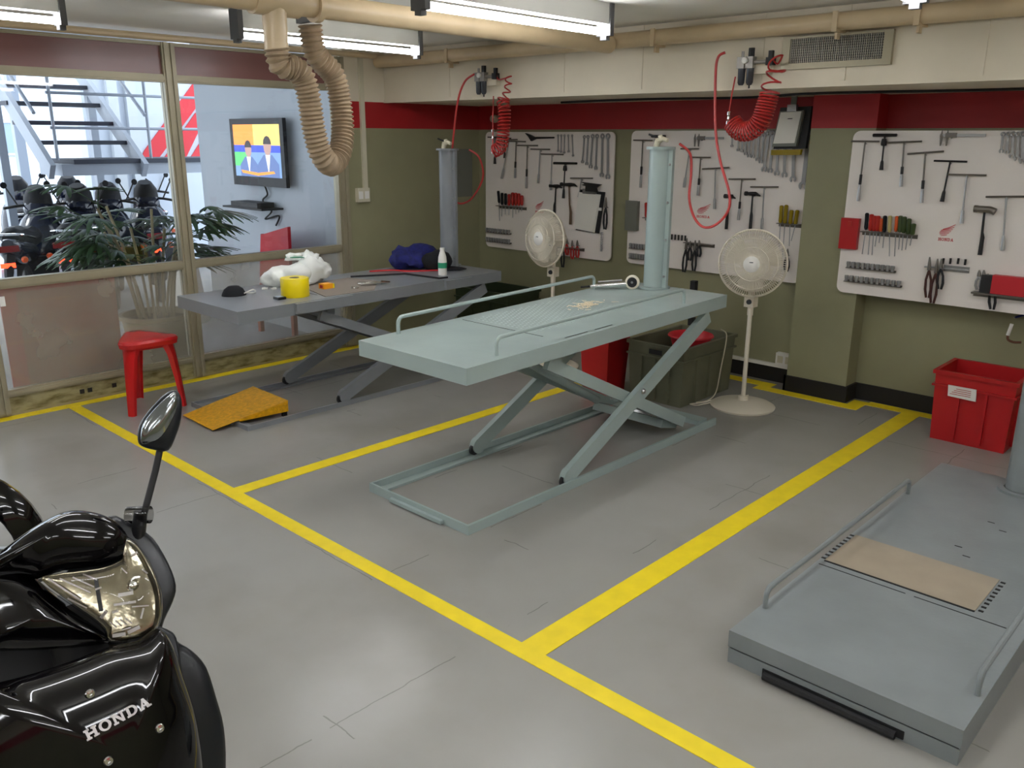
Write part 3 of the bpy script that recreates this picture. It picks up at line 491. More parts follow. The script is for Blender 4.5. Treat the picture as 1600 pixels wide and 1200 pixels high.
obj('trunking', B((-3.4, -2.56, YT-.03, YT-.002, .112, .135)), 'white', r, bevel=.003)
k = obj('socket_plate', B((-2.70, -2.57, YT-.045, YT-.002, .138, .225)), 'white', r, bevel=.005)
for x in (-2.665, -2.605): obj('socket_insert', B((x-.02, x+.02, YT-.048, YT-.045, .155, .205)), 'beigepl', k)

# ---------------------------------------------------------------- tool boards and tools
BOARDS = {1: (-5.66, -4.215, .727, 1.748, 5.645, 'left tool board'), 2: (-4.055, -2.585, .735, 1.756, 5.645, 'middle tool board'), 3: (-2.255, -.80, .742, 1.752, 5.49, 'right tool board')}
def board(i, lg):
    x0, x1, z0, z1, y, nm = BOARDS[i]
    r = empty('tool_board', ((x0+x1)/2, y+.012, z0), {1: 'white tool board behind the tilted fan', 2: 'white tool board behind the middle lift post', 3: 'white tool board at right with red case and hammer'}[i], 'tool board', 'white tool boards on the back wall')
    bm = bmesh.new(); R = .045; pts = []
    for cx, cz, a in ((x1-R, z1-R, 0), (x0+R, z1-R, 90), (x0+R, z0+R, 180), (x1-R, z0+R, 270)):
        for k in range(6): t = math.radians(a+k*18); pts.append((cx+R*math.cos(t), y, cz+R*math.sin(t)))
    prism(bm, pts, (0, .012, 0)); obj('panel', bm, 'board', r, bevel=.002)
    bm = bmesh.new()
    for x in (x0+.1, x1-.1): box(bm, x-.02, x+.02, y+.012, y+.03, z0+.05, z1-.05)
    obj('batten', bm, 'boardedge', r)
    (lx0, lz0), (lx1, lz1) = lg; bm = bmesh.new(); W_ = lx1-lx0; Hh = lz1-lz0
    wing(bm, lambda x, z, l: (lx0+x*W_, y-.001*(1-l)-.0002, lz0+.01+z*Hh)); obj('wing_logo', bm, 'logored', r, smooth=False)
    bm = bmesh.new(); s = W_/7.0; word(bm, lambda x, z, l: (lx0+x*s, y-.001*(1-l)-.0002, lz0-.018+z*.018)); obj('logo_lettering', bm, 'logored', r, smooth=False)
board(1, LOGO1); board(2, LOGO2); board(3, LOGO3)
cnt = {}
def nth(k, b):
    cnt[(k, b)] = cnt.get((k, b), 0)+1; return ORD[min(14, cnt[(k, b)]-1)]
HC = {'k': ('black', 'blackc'), 'r': ('red', 'hr'), 'o': ('orange', 'ho'), 'y': ('amber', 'hy'), 'g': ('green', 'hg'), 'c': ('cream', 'hc'), 'n': ('brown', 'hn'), 'w': ('wooden', 'hw'), 's': ('steel', 'tool'), 'm': ('bare metal', 'tools'), 'b': ('blackened', 'toolb')}
def tool(t, b):
    y = BOARDS[b][4]; nm = BOARDS[b][5]; k = t[0]; on = 'on the '+nm
    def P(q, d=.02): return (q[0], y-d, q[1])
    if k in 'TK':
        a, c, e, st = t[1:]; mid = ((a[0]+c[0])/2, (a[1]+c[1])/2)
        r = empty('t_handle_wrench', P(e, 0), '%s T-handle socket wrench from the left %s' % (nth('T', b), on), 'wrench', 'T-handle wrenches '+on)
        m = {'b': 'toolb', 's': 'tool', 'm': 'tools'}[st]
        if k == 'K': obj('handle', T([P(a), P(a), P(c)], [.006, .010, .009], 8), 'toolb', r); obj('collar', Lt([(0, -.015), (.016, -.01), (.018, 0), (.014, .03), (0, .03)], P((mid[0], mid[1]-.05)), (0, 0, 1), 12), 'toolb', r)
        else: obj('handle', T([P(a), P(c)], .0055, 8), m if st != 's' else 'tools', r)
        L0 = (mid[1]-e[1]); s1 = (e[0]+(mid[0]-e[0])*.28, e[1]+L0*.28)
        obj('shaft', T([P(mid), P(s1)], .0052, 8), m, r)
        if st == 'm':
            s2 = (e[0]+(mid[0]-e[0])*.45, e[1]+L0*.45); obj('sleeve', T([P(s2), P(s1)], .009, 8), 'toolb', r)
        obj('socket', T([P(s1), P((s1[0]+(e[0]-s1[0])*.15, s1[1]+(e[1]-s1[1])*.15)), P(e)], [.006, .0095, .0105 if st != 'b' else .013], 8), 'tool' if st != 'b' else 'toolb', r)
        obj('hook', T([P((mid[0], mid[1]-.014), .02), P((mid[0], mid[1]-.014), 0)], .004, 6), 'steel', r)
    elif k == 'H':
        a, c, e, st = t[1:]; col, hm = HC[st]
        r = empty('hammer', P(e, 0), '%s hammer from the left, %s handle, hanging %s' % (nth('H', b), 'black' if st in 'km' else col, on), 'hammer')
        mx = (a[0]+c[0])/2; mz = (a[1]+c[1])/2
        obj('head', T([P((a[0], mz)), P((a[0]+.018, mz)), P((a[0]+.022, mz)), P((mx-.02, mz)), P((mx+.02, mz)), P((c[0]-.03, mz)), P((c[0], mz-.012))], [q*(1.45 if st == 'm' else 1.1) for q in ([.014, .014, .013, .013, .013, .013, .014] if st == 'm' else [.014, .014, .009, .012, .014, .010, .004])], 10), 'toolb' if st != 'm' else 'tools', r)
        obj('handle', T([P((mx, mz)), P(((mx+e[0])/2, (mz+e[1])/2)), P((e[0], e[1]+.1)), P(e)], [.006, .007, .011, .012], 10), {'m': 'dark', 'k': 'dark', 'w': 'hw', 'b': 'toolb'}[st], r)
        obj('hook', T([P((mx, mz-.02), .02), P((mx, mz-.02), 0)], .004, 6), 'steel', r)
    elif k == 'W':
        a, e, wd = t[1:]; wd *= 1.3; a, e = Vector((a[0], 0, a[1])), Vector((e[0], 0, e[1])); d = (e-a).normalized(); s = Vector((-d.z, 0, d.x)); Y = Vector((0, y-.014, 0))
        r = empty('combination_wrench', (e.x, y, e.z), '%s combination wrench from the left %s' % (nth('W', b), on), 'wrench', 'combination wrenches '+on)
        bm = bmesh.new(); bar(bm, a+Y+d*wd*.6, e+Y-d*wd*.9, wd*.62, .005, (0, 1, 0)); obj('shank', bm, 'tool', r, bevel=.0012)
        bm = bmesh.new(); tube(bm, [a+Y+(d*math.cos(q)+s*math.sin(q))*wd*.5 for q in [j*PI/6 for j in range(12)]], wd*.22, 6, closed=True); obj('ring_end', bm, 'tool', r)
        bm = bmesh.new(); c = e+Y-d*wd*.45; R = wd*.62
        pts = [c+(d*math.cos(q)+s*math.sin(q))*R*1.1 for q in [math.radians(j) for j in range(35, 326, 29)]]+[c+(d*math.cos(q)+s*math.sin(q))*R*.5 for q in [math.radians(j) for j in range(325, 34, -58)]]
        prism(bm, [p-Vector((0, .004, 0)) for p in pts], (0, .008, 0)); obj('open_jaw', bm, 'tool', r)
    elif k == 'S':
        a, c, e, st = t[1:]; col, hm = HC[st]
        r = empty('screwdriver', P(e, 0), '%s screwdriver from the left, with %s handle, racked %s' % (nth('S', b), col, on), 'screwdriver', 'screwdrivers racked '+on)
        a3, c3, e3 = Vector(P(a, .026)), Vector(P(c, .026)), Vector(P(e, .026)); big = .0145 if st in 'yrg' else .012
        obj('handle', T([a3, a3.lerp(c3, .06), a3.lerp(c3, .5), a3.lerp(c3, .85), c3], [big*.6, big, big*.92, big, big*.6], 10), hm, r)
        obj('shaft', T([c3, e3], .0034, 6), 'tool', r)
    elif k == 'P':
        a, e, st = t[1:]; col, hm = HC[st]
        r = empty('pliers', P(e, 0), '%s pliers or gripping tool from the left, %s handles, %s' % (nth('P', b), 'black' if st == 'k' else col, on), 'pliers')
        a3, e3 = Vector(P(a, .03)), Vector(P(e, .03)); c = a3.lerp(e3, .32); wv = Vector((.016, 0, 0))
        obj('jaw', T([a3, a3.lerp(c, .5), c], [.004, .010, .012], 8), 'tools', r)
        for sg in (-1, 1): obj('handle', T([c, c.lerp(e3, .35)+wv*sg*.9, c.lerp(e3, .7)+wv*sg, e3+wv*sg*.5], [.007, .007, .008, .007], 8), 'dark' if st == 'k' else hm, r)
        obj('hook', T([tuple(c), (c.x, y, c.z)], .004, 6), 'steel', r)
    elif k == 'C':
        a, e = t[1:]
        r = empty('vernier_caliper', P(e, 0), 'steel sliding caliper hung level at the top of the %s' % nm, 'caliper')
        obj('beam', B((a[0], e[0], y-.02, y-.014, a[1]-.008, a[1]+.008)), 'tool', r, bevel=.001)
        obj('slide', B((a[0]+.03, a[0]+.09, y-.024, y-.012, a[1]-.013, a[1]+.013)), 'tools', r, bevel=.002)
        bm = bmesh.new()
        for x in (a[0], a[0]+.032): prism(bm, [(x, y-.021, a[1]), (x+.016, y-.021, a[1]), (x+.012, y-.021, a[1]-.06), (x+.006, y-.021, a[1]-.06)], (0, .007, 0)); prism(bm, [(x+.002, y-.021, a[1]), (x+.014, y-.021, a[1]), (x+.008, y-.021, a[1]+.03)], (0, .007, 0))
        obj('jaw', bm, 'tools', r); obj('hook', T([(a[0]+.06, y-.014, a[1]-.015), (a[0]+.06, y, a[1]-.015)], .004, 6), 'steel', r)
    elif k == 'D':
        a, e = t[1:]; tag(obj('drill_bit', T([P(a)]+[((a[0]+(e[0]-a[0])*j/16), y-.02, a[1]+(e[1]-a[1])*j/16) for j in range(1, 17)], [.007 if j % 2 else .011 for j in range(17)], 8), 'tool'), 'twisted steel drill bit at the lower right of the left tool board', 'drill bit')
for b, ts in ((1, TOOLS1), (2, TOOLS2), (3, TOOLS3)):
    for t in ts: tool(t, b)
def rack(p, q, b, nm_, lab, d=.045, th=.006):
    y = BOARDS[b][4]; z = (p[1]+q[1])/2; x0, x1 = p[0], q[0]
    return tag(obj('tool_rack', B((x0, x1, y-d, y, z-th/2, z+th/2), (x0, x1, y-.004, y, z-th/2-.02, z-th/2)), 'tools', bevel=.001), lab, 'rack', 'steel tool racks')
rack(*RACK1, 1, '', 'thin steel rack under black and red screwdrivers, left tool board'); rack(*PRACK1, 1, '', 'steel rack of pliers low on the left tool board, right of fan')
rack(*PRACK2, 2, '', 'steel rack of pliers low on the middle tool board'); rack(*RACK3, 3, '', 'steel rack under the coloured screwdrivers, right tool board')
rack(*SHELF3, 3, '', 'steel shelf under the red pouch, right tool board', .06, .01); rack(*RACK2R, 2, '', 'short steel rack under red screwdrivers beside the middle post'); rack(*RACK2Y, 2, '', 'short steel rack under amber screwdrivers, middle tool board')
(x0, z0), (x1, z1) = PRACK3; y = BOARDS[3][4]
tag(obj('tool_rack', B(((x0+x1)/2-.02, x1, y-.006, y, z1-.005, z1+.03), (x0, x1, y-.035, y-.006, z1+.008, z1+.014)), 'steel', bevel=.001), 'steel bar rack holding brown-handled pliers, right tool board', 'rack', 'steel tool racks')
def sockets(p, q, b, n, lab):
    y = BOARDS[b][4]; z = (p[1]+q[1])/2
    tag(obj('socket_rail', B((p[0]-.004, q[0]+.004, y-.01, y, z-.022, z-.012), (p[0]-.004, q[0]+.004, y-.026, y-.01, z-.024, z-.020)), 'tools'), 'thin steel rail under the '+lab, 'rail', 'socket rails')
    first = None
    for i in range(n):
        x = p[0]+.012+(q[0]-p[0]-.024)*i/(n-1)
        if first is None:
            first = obj('wrench_socket', Lt([(0, -.018), (.0095, -.018), (.0095, -.004), (.0125, .002), (.0125, .018), (.008, .018), (.008, .006), (0, .006)], (x, y-.022, z), (0, 0, 1), 12), 'tool'); tag(first, 'first chrome socket from the left in the '+lab, 'socket', 'sockets in the '+lab); base = x
        else:
            c = first.copy(); COL.objects.link(c); c.location.x += x-base; c['label'] = ORD[i]+' chrome socket from the left in the '+lab
for a, b, n, l in ((B1_SOCK, 1, 9, 'left'), (B2_SOCK, 2, 8, 'middle'), (B3_SOCK, 3, 10, 'right')):
    sockets(a[0], a[1], b, n, 'upper socket row, %s tool board' % l); sockets(a[2], a[3], b, n+1, 'lower socket row, %s tool board' % l)
for i, q in enumerate(SMALL3):
    tag(obj('screw_bit', cyl((q[0], BOARDS[3][4]-.014, q[1]-.016), .0065, .034, seg=8), 'toolb'), ORD[i]+' small dark bit from the left above the pliers bar, right tool board', 'bit', 'small bits above the pliers bar')
for i in range(5): tag(obj('screw_bit', cyl((-3.63+i*.03, BOARDS[2][4]-.014, .955), .0065, .04, seg=8), 'toolb'), ORD[i]+' small dark bit from the left above the pliers rack, middle tool board', 'bit', 'small bits above the pliers rack')
# clipboard with bag of paper, left board
(ax, az), (bx, bz), (cx, cz), (dx, dz) = CLIP1; y = BOARDS[1][4]
r = empty('clipboard', (dx, y, dz), 'worn clipboard of crumpled papers hung tilted on the left tool board', 'clipboard')
bm = bmesh.new(); prism(bm, [(ax+.01, y-.022, az), (bx+.03, y-.022, bz), (cx+.035, y-.022, cz-.005), (dx+.01, y-.022, dz-.01)], (0, .01, 0)); obj('board', bm, 'dark', r)
for k in range(3):
    bm = bmesh.new(); o_ = .004*k; prism(bm, [(ax+o_, y-.030-.003*k, az-.02), (bx-o_, y-.030-.003*k, bz-.02), (cx-o_*2, y-.030-.003*k, cz+o_), (dx+o_, y-.030-.003*k, dz+.01*k)], (0, .002, 0)); obj('sheet', bm, 'paper', r)
obj('clip', B((ax+.05, bx-.05, y-.042, y-.022, az-.03, az+.01)), 'steel', r, bevel=.003)
(x0, z0), (x1, z1) = PULLER
bm = bmesh.new(); zc = (z0+z1)/2
prism(bm, [(x0, y-.045, z0), (x1, y-.045, z0-.012), (x1-.03, y-.045, z0-.03), (x1-.05, y-.045, zc-.012), (x1-.04, y-.045, z1-.01), (x0+.05, y-.045, z1-.01), (x0+.05, y-.045, zc), (x0+.01, y-.045, zc+.008), (x0+.04, y-.045, z0-.014)], (0, .02, 0))
prism(bm, [((x0+x1)/2-.01, y-.026, zc), ((x0+x1)/2+.01, y-.026, zc), ((x0+x1)/2+.01, y-.026, zc+.02), ((x0+x1)/2-.01, y-.026, zc+.02)], (0, .026, 0))
tag(obj('puller_tool', bm, 'toolb', bevel=.002), 'black winged puller tool clamped above the tilted clipboard', 'puller')
(x0, z0), (x1, z1) = SNIPS
bm = bmesh.new(); prism(bm, [(x0, y-.022, z0), (x0+.06, y-.022, z0-.015), (x0+.1, y-.022, z0-.03), (x1, y-.022, z1+.006), (x1, y-.022, z1-.006), (x0+.12, y-.022, z1-.012), (x0+.07, y-.022, z1-.03), (x0+.035, y-.022, z1+.01)], (0, .021, 0))
tag(obj('chain_wrench', bm, 'toolb', bevel=.002), 'flat black bird-shaped tool at the top edge of the left tool board', 'tool')
tag(obj('key_tag', B((-4.32, -4.288, y-.05, y-.044, 1.135, 1.158)), 'white'), 'small white tag on the rightmost pliers of the left tool board', 'tag')
(x0, z0), (x1, z1) = RED3; y = BOARDS[3][4]
r = empty('red_case', ((x0+x1)/2, y, z1), 'upright red plastic case at the left edge of the right tool board', 'case')
obj('shell', B((x0, x1, y-.035, y-.001, z1, z0)), 'crater', r, bevel=.012); obj('latch', B(((x0+x1)/2-.012, (x0+x1)/2+.012, y-.039, y-.034, z0-.05, z0-.02)), 'hr', r, bevel=.002)
(x0, z0), (x1, z1) = GRAY2; y = BOARDS[2][4]
r = empty('grey_box', ((x0+x1)/2, y, z1), 'flat grey box on the left edge of the middle tool board', 'box'); obj('body', B((x0-.005, x1, y-.035, y-.001, z1, z0)), 'graybox', r, bevel=.006); obj('lid_edge', B((x0-.008, x1+.003, y-.04, y-.035, z1-.002, z0+.003)), 'graybox', r, bevel=.002)
(x0, z0), (x1, z1) = REDCASE3; y = BOARDS[3][4]
r = empty('tool_pouch', ((x0+x1)/2, y, SHELF3[0][1]+.006), 'red tool pouch lying on the steel shelf of the right tool board', 'pouch')
zs = (SHELF3[0][1]+SHELF3[1][1])/2+.006
obj('pouch', B((x0, x1, y-.05, y-.004, zs, z0)), 'redseat', r, bevel=.012); obj('flap', B((x0-.06, x0, y-.046, y-.006, zs, z0-.004)), 'dark', r, bevel=.006)
# hanging stack of forms
r = empty('form_holder', (-2.69, 5.5, 1.6), 'grey form holder with paper front and yellow band hung above the middle tool board', 'clipboard')
def quad3(pts, d, m, nm, **k): bm = bmesh.new(); prism(bm, pts, d); return obj(nm, bm, m, r, **k)
quad3([(-2.775, 5.52, 1.90), (-2.56, 5.52, 1.905), (-2.575, 5.52, 1.64), (-2.80, 5.52, 1.635)], (0, .03, 0), 'dark', 'board')
quad3([(-2.765, 5.495, 1.875), (-2.60, 5.495, 1.88), (-2.63, 5.495, 1.655), (-2.80, 5.495, 1.65)], (0, .025, 0), 'graybox', 'form_stack', bevel=.004)
quad3([(-2.755, 5.49, 1.868), (-2.612, 5.49, 1.873), (-2.64, 5.49, 1.675), (-2.79, 5.49, 1.67)], (0, .005, 0), 'paper', 'top_sheet')
quad3([(-2.81, 5.51, 1.63), (-2.60, 5.51, 1.635), (-2.605, 5.51, 1.60), (-2.81, 5.51, 1.595)], (0, .03, 0), 'hy', 'yellow_band', bevel=.003)
quad3([(-2.71, 5.485, 1.915), (-2.65, 5.485, 1.917), (-2.645, 5.485, 1.875), (-2.71, 5.485, 1.873)], (0, .03, 0), 'steel', 'clip', bevel=.004)
quad3([(-2.70, 5.51, 1.91), (-2.66, 5.51, 1.91), (-2.66, 5.51, 1.968), (-2.70, 5.51, 1.968)], (0, .006, 0), 'graybox', 'hanger')
quad3([(-2.70, 5.487, 1.83), (-2.668, 5.487, 1.831), (-2.670, 5.487, 1.826), (-2.702, 5.487, 1.825)], (0, .003, 0), 'dark', 'printed_line')
quad3([(-2.71, 5.55, 1.64), (-2.65, 5.55, 1.64), (-2.65, 5.55, 1.70), (-2.71, 5.55, 1.70)], (0, .10, 0), 'dark', 'wall_bracket')

# ---------------------------------------------------------------- scissor lifts
def hoop(ya, yb, h, R):
    A = [math.radians(q) for q in (0, 22, 45, 68, 90)]
    return [(ya, 0)]+[(ya+R-R*math.cos(a), h-R+R*math.sin(a)) for a in A]+[(yb-R+R*math.sin(a), h-R+R*math.cos(a)) for a in A]+[(yb, 0)]
def scissor(x0, x1, y0, y1, za, zb, m, lab, rails, post, fh=.045):
    """raised lift: base frame x0..x1, y0..y1, deck rising from za (front) to zb (back)"""
    r = empty('scissor_lift', ((x0+x1)/2, (y0+y1)/2, 0), lab, 'lift', 'motorcycle scissor lifts')
    def zt(y): return za+(zb-za)*(y-y0)/(y1-y0)
    def deckpt(x, y, d): return (x, y, zt(y)+d)
    fr = obj('base_frame', B((x0, x0+.012, y0, y1, 0, fh), (x0+.012, x0+.065, y0+.012, y1, 0, .012), (x1-.012, x1, y0, y1, 0, fh), (x1-.065, x1-.012, y0+.012, y1, 0, .012), (x0+.012, x1-.012, y0, y0+.012, 0, fh), (x0+.065, x1-.065, y0+.012, y0+.06, 0, .012), (x0+.065, x1-.065, y1-.09, y1, 0, .03)), m, r, bevel=.002)
    obj('front_bar', B((x0+.18, x1-.16, y0-.02, y0-.001, .006, .024)), m, r, bevel=.003)
    bm = bmesh.new()
    prism(bm, [deckpt(x0-.02, y0-.01, -.075), deckpt(x1+.01, y0-.01, -.075), deckpt(x1+.01, y0-.01, 0), deckpt(x0-.02, y0-.01, 0)], Vector(deckpt(0, y1, 0))-Vector(deckpt(0, y0-.01, 0)))
    dk = obj('deck', bm, m, r, bevel=.011, angle=50)
    W_ = x1-x0
    bm = bmesh.new(); prism(bm, [deckpt(x0+.03, y0+.62, .0004), deckpt(x1-.12, y0+.62, .0004), deckpt(x1-.12, y0+.624, .0004), deckpt(x0+.03, y0+.624, .0004)], (0, 0, .0012)); obj('deck_seam', bm, 'dark', dk)
    yb, yt = y0+.72, y1-.14; ym = (yb+yt)/2
    for s, (a, b) in ((0, (x0+.03, x0+.075)), (1, (x1-.03, x1-.075))):
        bm = bmesh.new(); bar(bm, (a, yb, .062), (a, yt, zt(yt)-.11), .032, .082, (0, -1, 1)); obj('outer_arm', bm, m, r, bevel=.005)
        bm = bmesh.new(); bar(bm, (b, yb-.12, zt(yb)-.12), (b, yt-.13, .07), .03, .062, (0, 1, 1)); obj('inner_arm', bm, m, r, bevel=.005)
        obj('pivot_bolt', Lt([(0, -.01), (.016, -.01), (.016, .004), (.010, .012), (0, .014)], (a+(.018 if s else -.018), ym-.02, (.062+zt(yt)-.11)/2), (1 if s else -1, 0, 0), 14), 'steel', r)
        obj('roller', cyl((a-.009, yb-.022, .044), .031, .018, (1, 0, 0), 18), 'dark', r)
        obj('end_knuckle', cyl((a-.0175, yb+.005, .062), .045, .035, (1, 0, 0), 20), m, r)
    obj('top_cross_tube', B((x0+.08, x1-.08, yb-.06, yb-.0, zt(yb)-.13, zt(yb)-.077)), m, r, bevel=.004)
    bm = bmesh.new(); prism(bm, [(x0+.10, yt-.30, .115), (x0+.10, yt-.14, .065), (x0+.10, yt-.16, .03), (x0+.10, yt-.32, .07)], (W_-.2, 0, 0)); obj('lower_cross_box', bm, m, r, bevel=.004)
    bm = bmesh.new(); prism(bm, [(x1-.30, yt-.34, .135), (x1-.11, yt-.34, .135), (x1-.11, yt-.13, .085), (x1-.30, yt-.13, .085)], (0, .01, .012)); obj('ram_cover', bm, 'steel', r, bevel=.002)
    obj('hydraulic_ram', T([(x0+.16, yt-.35, .15), (x0+.16, yb+.02, zt(yb)-.14)], .024, 16), m, r)
    if rails:
        for sx, ya, yb_ in ((x0+.02, y0+.20, y0+1.74), (x1-.04, y0+.22, y0+1.73)):
            R_ = .03; h = .082
            pts = [deckpt(sx, *q) for q in hoop(ya, yb_, h, R_)]
            obj('side_rail', T(pts, .0095, 10), m, r)
    px, py, ph = post; zp = zt(py)
    obj('post_foot', Lt([(0, 0), (.095, 0), (.095, .012), (.068, .012), (.068, 0)], (px, py, zp), seg=28), m, r)
    po = obj('post', Lt([(0, .012), (.066, .012), (.066, ph), (0, ph)], (px, py, zp), seg=32), m, r)
    obj('post_strip', B((px+.05, px+.092, py-.012, py+.012, zp+.012, zp+ph)), m, po, bevel=.002)
    obj('post_cap', Lt([(0, 0), (.085, 0), (.085, .015), (0, .015)], (px, py, zp+ph), seg=28), m, r, bevel=.002)
    v = obj('valve', T([(px-.02, py-.02, zp+ph+.015), (px-.01, py-.02, zp+ph+.05), (px+.02, py-.01, zp+ph+.06), (px+.05, py-.01, zp+ph+.05)], [.018, .02, .014, .012], 10), 'beigepl', r)
    obj('valve_knob', Lt([(0, 0), (.014, 0), (.014, .02), (0, .02)], (px+.005, py-.015, zp+ph+.06), (-.3, 0, 1), 12), 'beigepl', r); obj('valve_lever', T([(px-.01, py-.02, zp+ph+.065), (px-.07, py-.03, zp+ph+.085)], .006, 8), 'dark', r)
    for k in range(4): obj('post_bolt', Lt([(0, 0), (.008, 0), (.006, .008), (0, .009)], (px+.075, py-.012, zp+.08+k*.22), (0, -1, 0), 8), 'steel', r)
    return r, dk, deckpt
L2, dk2, dp2 = scissor(-3.215, -2.505, 2.38, 4.50, .772, .815, 'lift2', 'raised sage-green motorcycle lift with side rails in the middle bay', True, (-2.945, 4.40, .825))
bm = bmesh.new()
for i in range(26):
    for j in range(15):
        y = 3.06+i*.030; x = -3.15+j*.030+(.015 if i % 2 else 0)
        c = Vector(dp2(x, y, 0)); a = [bm.verts.new(c+Vector(q)) for q in ((-.008, -.004, 0), (.008, -.004, 0), (.008, .004, 0), (-.008, .004, 0))]; t = bm.verts.new(c+Vector((0, 0, .003)))
        for q in range(4): bm.faces.new((a[q], a[(q+1) % 4], t))
obj('tread_studs', bm, 'lift2', dk2, kind='stuff', smooth=False)
for y0_, y1_ in ((3.05, 3.22), (3.28, 3.42)):
    bm = bmesh.new(); prism(bm, [dp2(-2.531, y0_, .0003), dp2(-2.525, y0_, .0003), dp2(-2.525, y1_, .0003), dp2(-2.531, y1_, .0003)], (0, 0, .001)); obj('deck_slot', bm, 'dark', dk2)
L1, dk1, dp1 = scissor(-5.17, -4.46, 2.43, 4.60, .73, .735, 'lift1', 'raised blue-grey motorcycle lift beside the window, cluttered with tools', False, (-4.92, 4.50, .87), .030)
for y0_, y1_ in ((2.80, 3.22), (4.02, 4.28)):
    obj('side_flap', B((-4.455, -4.425, y0_, y1_, .665, .7285)), 'lift1', dk1, bevel=.004)
# lowered lift at right
r = empty('scissor_lift', (-.825, 3.4, 0), 'lowered worn grey motorcycle lift lying flat at the right edge', 'lift', 'motorcycle scissor lifts')
x0, x1, y0, y1 = -1.19, -.46, 2.33, 4.46
obj('base_frame', B((x0+.002, x1-.002, y0+.002, y1, .0, .053)), 'lift3', r, bevel=.003)
obj('front_bar', T([(x0+.14, y0-.012, .018), (x1-.17, y0-.012, .018)], .014, 8), 'dark', r); obj('front_recess', B((x0+.13, x1-.15, y0-.003, y0+.012, .008, .034)), 'dark', r)
dk3 = obj('deck', B((x0, x1, y0, y1, .060, .12)), 'lift3', r, bevel=.009); obj('gap_shade', B((x0+.006, x1-.006, y0+.006, y1-.01, .053, .06)), 'dark', r)  # black slab stands in for the shade in the gap under the deck
obj('deck_seam', B((x0+.015, x0+.34, y0+.655, y0+.659, .12, .1212)), 'dark', dk3); obj('deck_seam', B((x0+.37, x1-.06, y0+.655, y0+.659, .12, .1212)), 'dark', dk3)
obj('cover_plate', B((x0+.02, x1-.17, y0+.70, y0+1.00, .12, .1232)), 'plate', dk3, bevel=.001); obj('cover_plate_edge', B((x0+.02, x1-.17, y0+.692, y0+.70, .12, .1228)), 'dark', dk3)
for sx, n in ((x0+.008, 9), (x1-.155, 9)):
    for k in range(n): obj('plate_hole', B((sx-.008, sx+.008, y0+.71+k*.034, y0+.722+k*.034, .12, .1216)), 'dark', dk3)
for k, (x, y) in enumerate(((-.80, 3.86), (-.74, 3.80), (-.83, 3.52), (-.78, 3.45), (-.62, 3.9))): obj('deck_mark', B((x-.014, x+.014, y-.003, y+.003, .12, .1208)), 'dark', dk3)
for sx, ya, yb_ in ((x0+.018, y0+.215, y0+1.60), (x1-.022, y0+.20, y0+1.60)):
    h = .072; R_ = .03
    pts = [(sx, a, .12+b) for a, b in hoop(ya, yb_, h, R_)]
    obj('side_rail', T(pts, .0095, 10), 'lift3', r)
px, py = -.80, 4.33
obj('post_foot', Lt([(0, 0), (.10, 0), (.10, .012), (.07, .012), (.07, 0)], (px, py, .12), seg=28), 'lift3', r)
po = obj('post', Lt([(0, .012), (.066, .012), (.066, .88), (0, .88)], (px, py, .12), seg=32), 'lift3', r); obj('post_strip', B((px+.05, px+.092, py-.012, py+.012, .132, 1.0)), 'lift3', po, bevel=.002)
obj('post_cap', Lt([(0, 0), (.085, 0), (.085, .015), (0, .015)], (px, py, 1.0), seg=28), 'lift3', r)
# ramp
r = empty('loading_ramp', (-4.78, 2.53, 0), 'yellow checkered loading ramp wedge on the floor before the rear lift', 'ramp')
def rot2(x, y, a=.0, c=(-4.78, 2.53)): return (c[0]+(x-c[0])*math.cos(a)-(y-c[1])*math.sin(a), c[1]+(x-c[0])*math.sin(a)+(y-c[1])*math.cos(a))
def rq(l): return [(*rot2(x, y, -.03), z) for x, y, z in l]
bm = bmesh.new(); prism(bm, rq([(-4.985, 2.28, .016), (-4.585, 2.28, .016), (-4.545, 2.77, .104), (-4.985, 2.77, .104)]), (0, 0, -.004)); rp = obj('ramp_plate', bm, 'ramp', r)
for x in (-4.985, -4.57):
    bm = bmesh.new(); prism(bm, rq([(x, 2.445, .034), (x, 2.445, .042), (x+(.025 if x > -4.8 else 0), 2.765, .099), (x+(.025 if x > -4.8 else 0), 2.765, .034)]), (.004, 0, 0)); obj('ramp_side', bm, 'ramp', r)
bm = bmesh.new(); prism(bm, rq([(-4.98, 2.766, .099), (-4.55, 2.766, .099), (-4.55, 2.766, .034), (-4.98, 2.766, .034)]), (0, .004, 0)); obj('ramp_back', bm, 'ramp', r)
for x in (-4.97, -4.565): obj('ramp_foot', B((x-.01, x+.01, 2.73, 2.76, .0, .05)), 'dark', r)

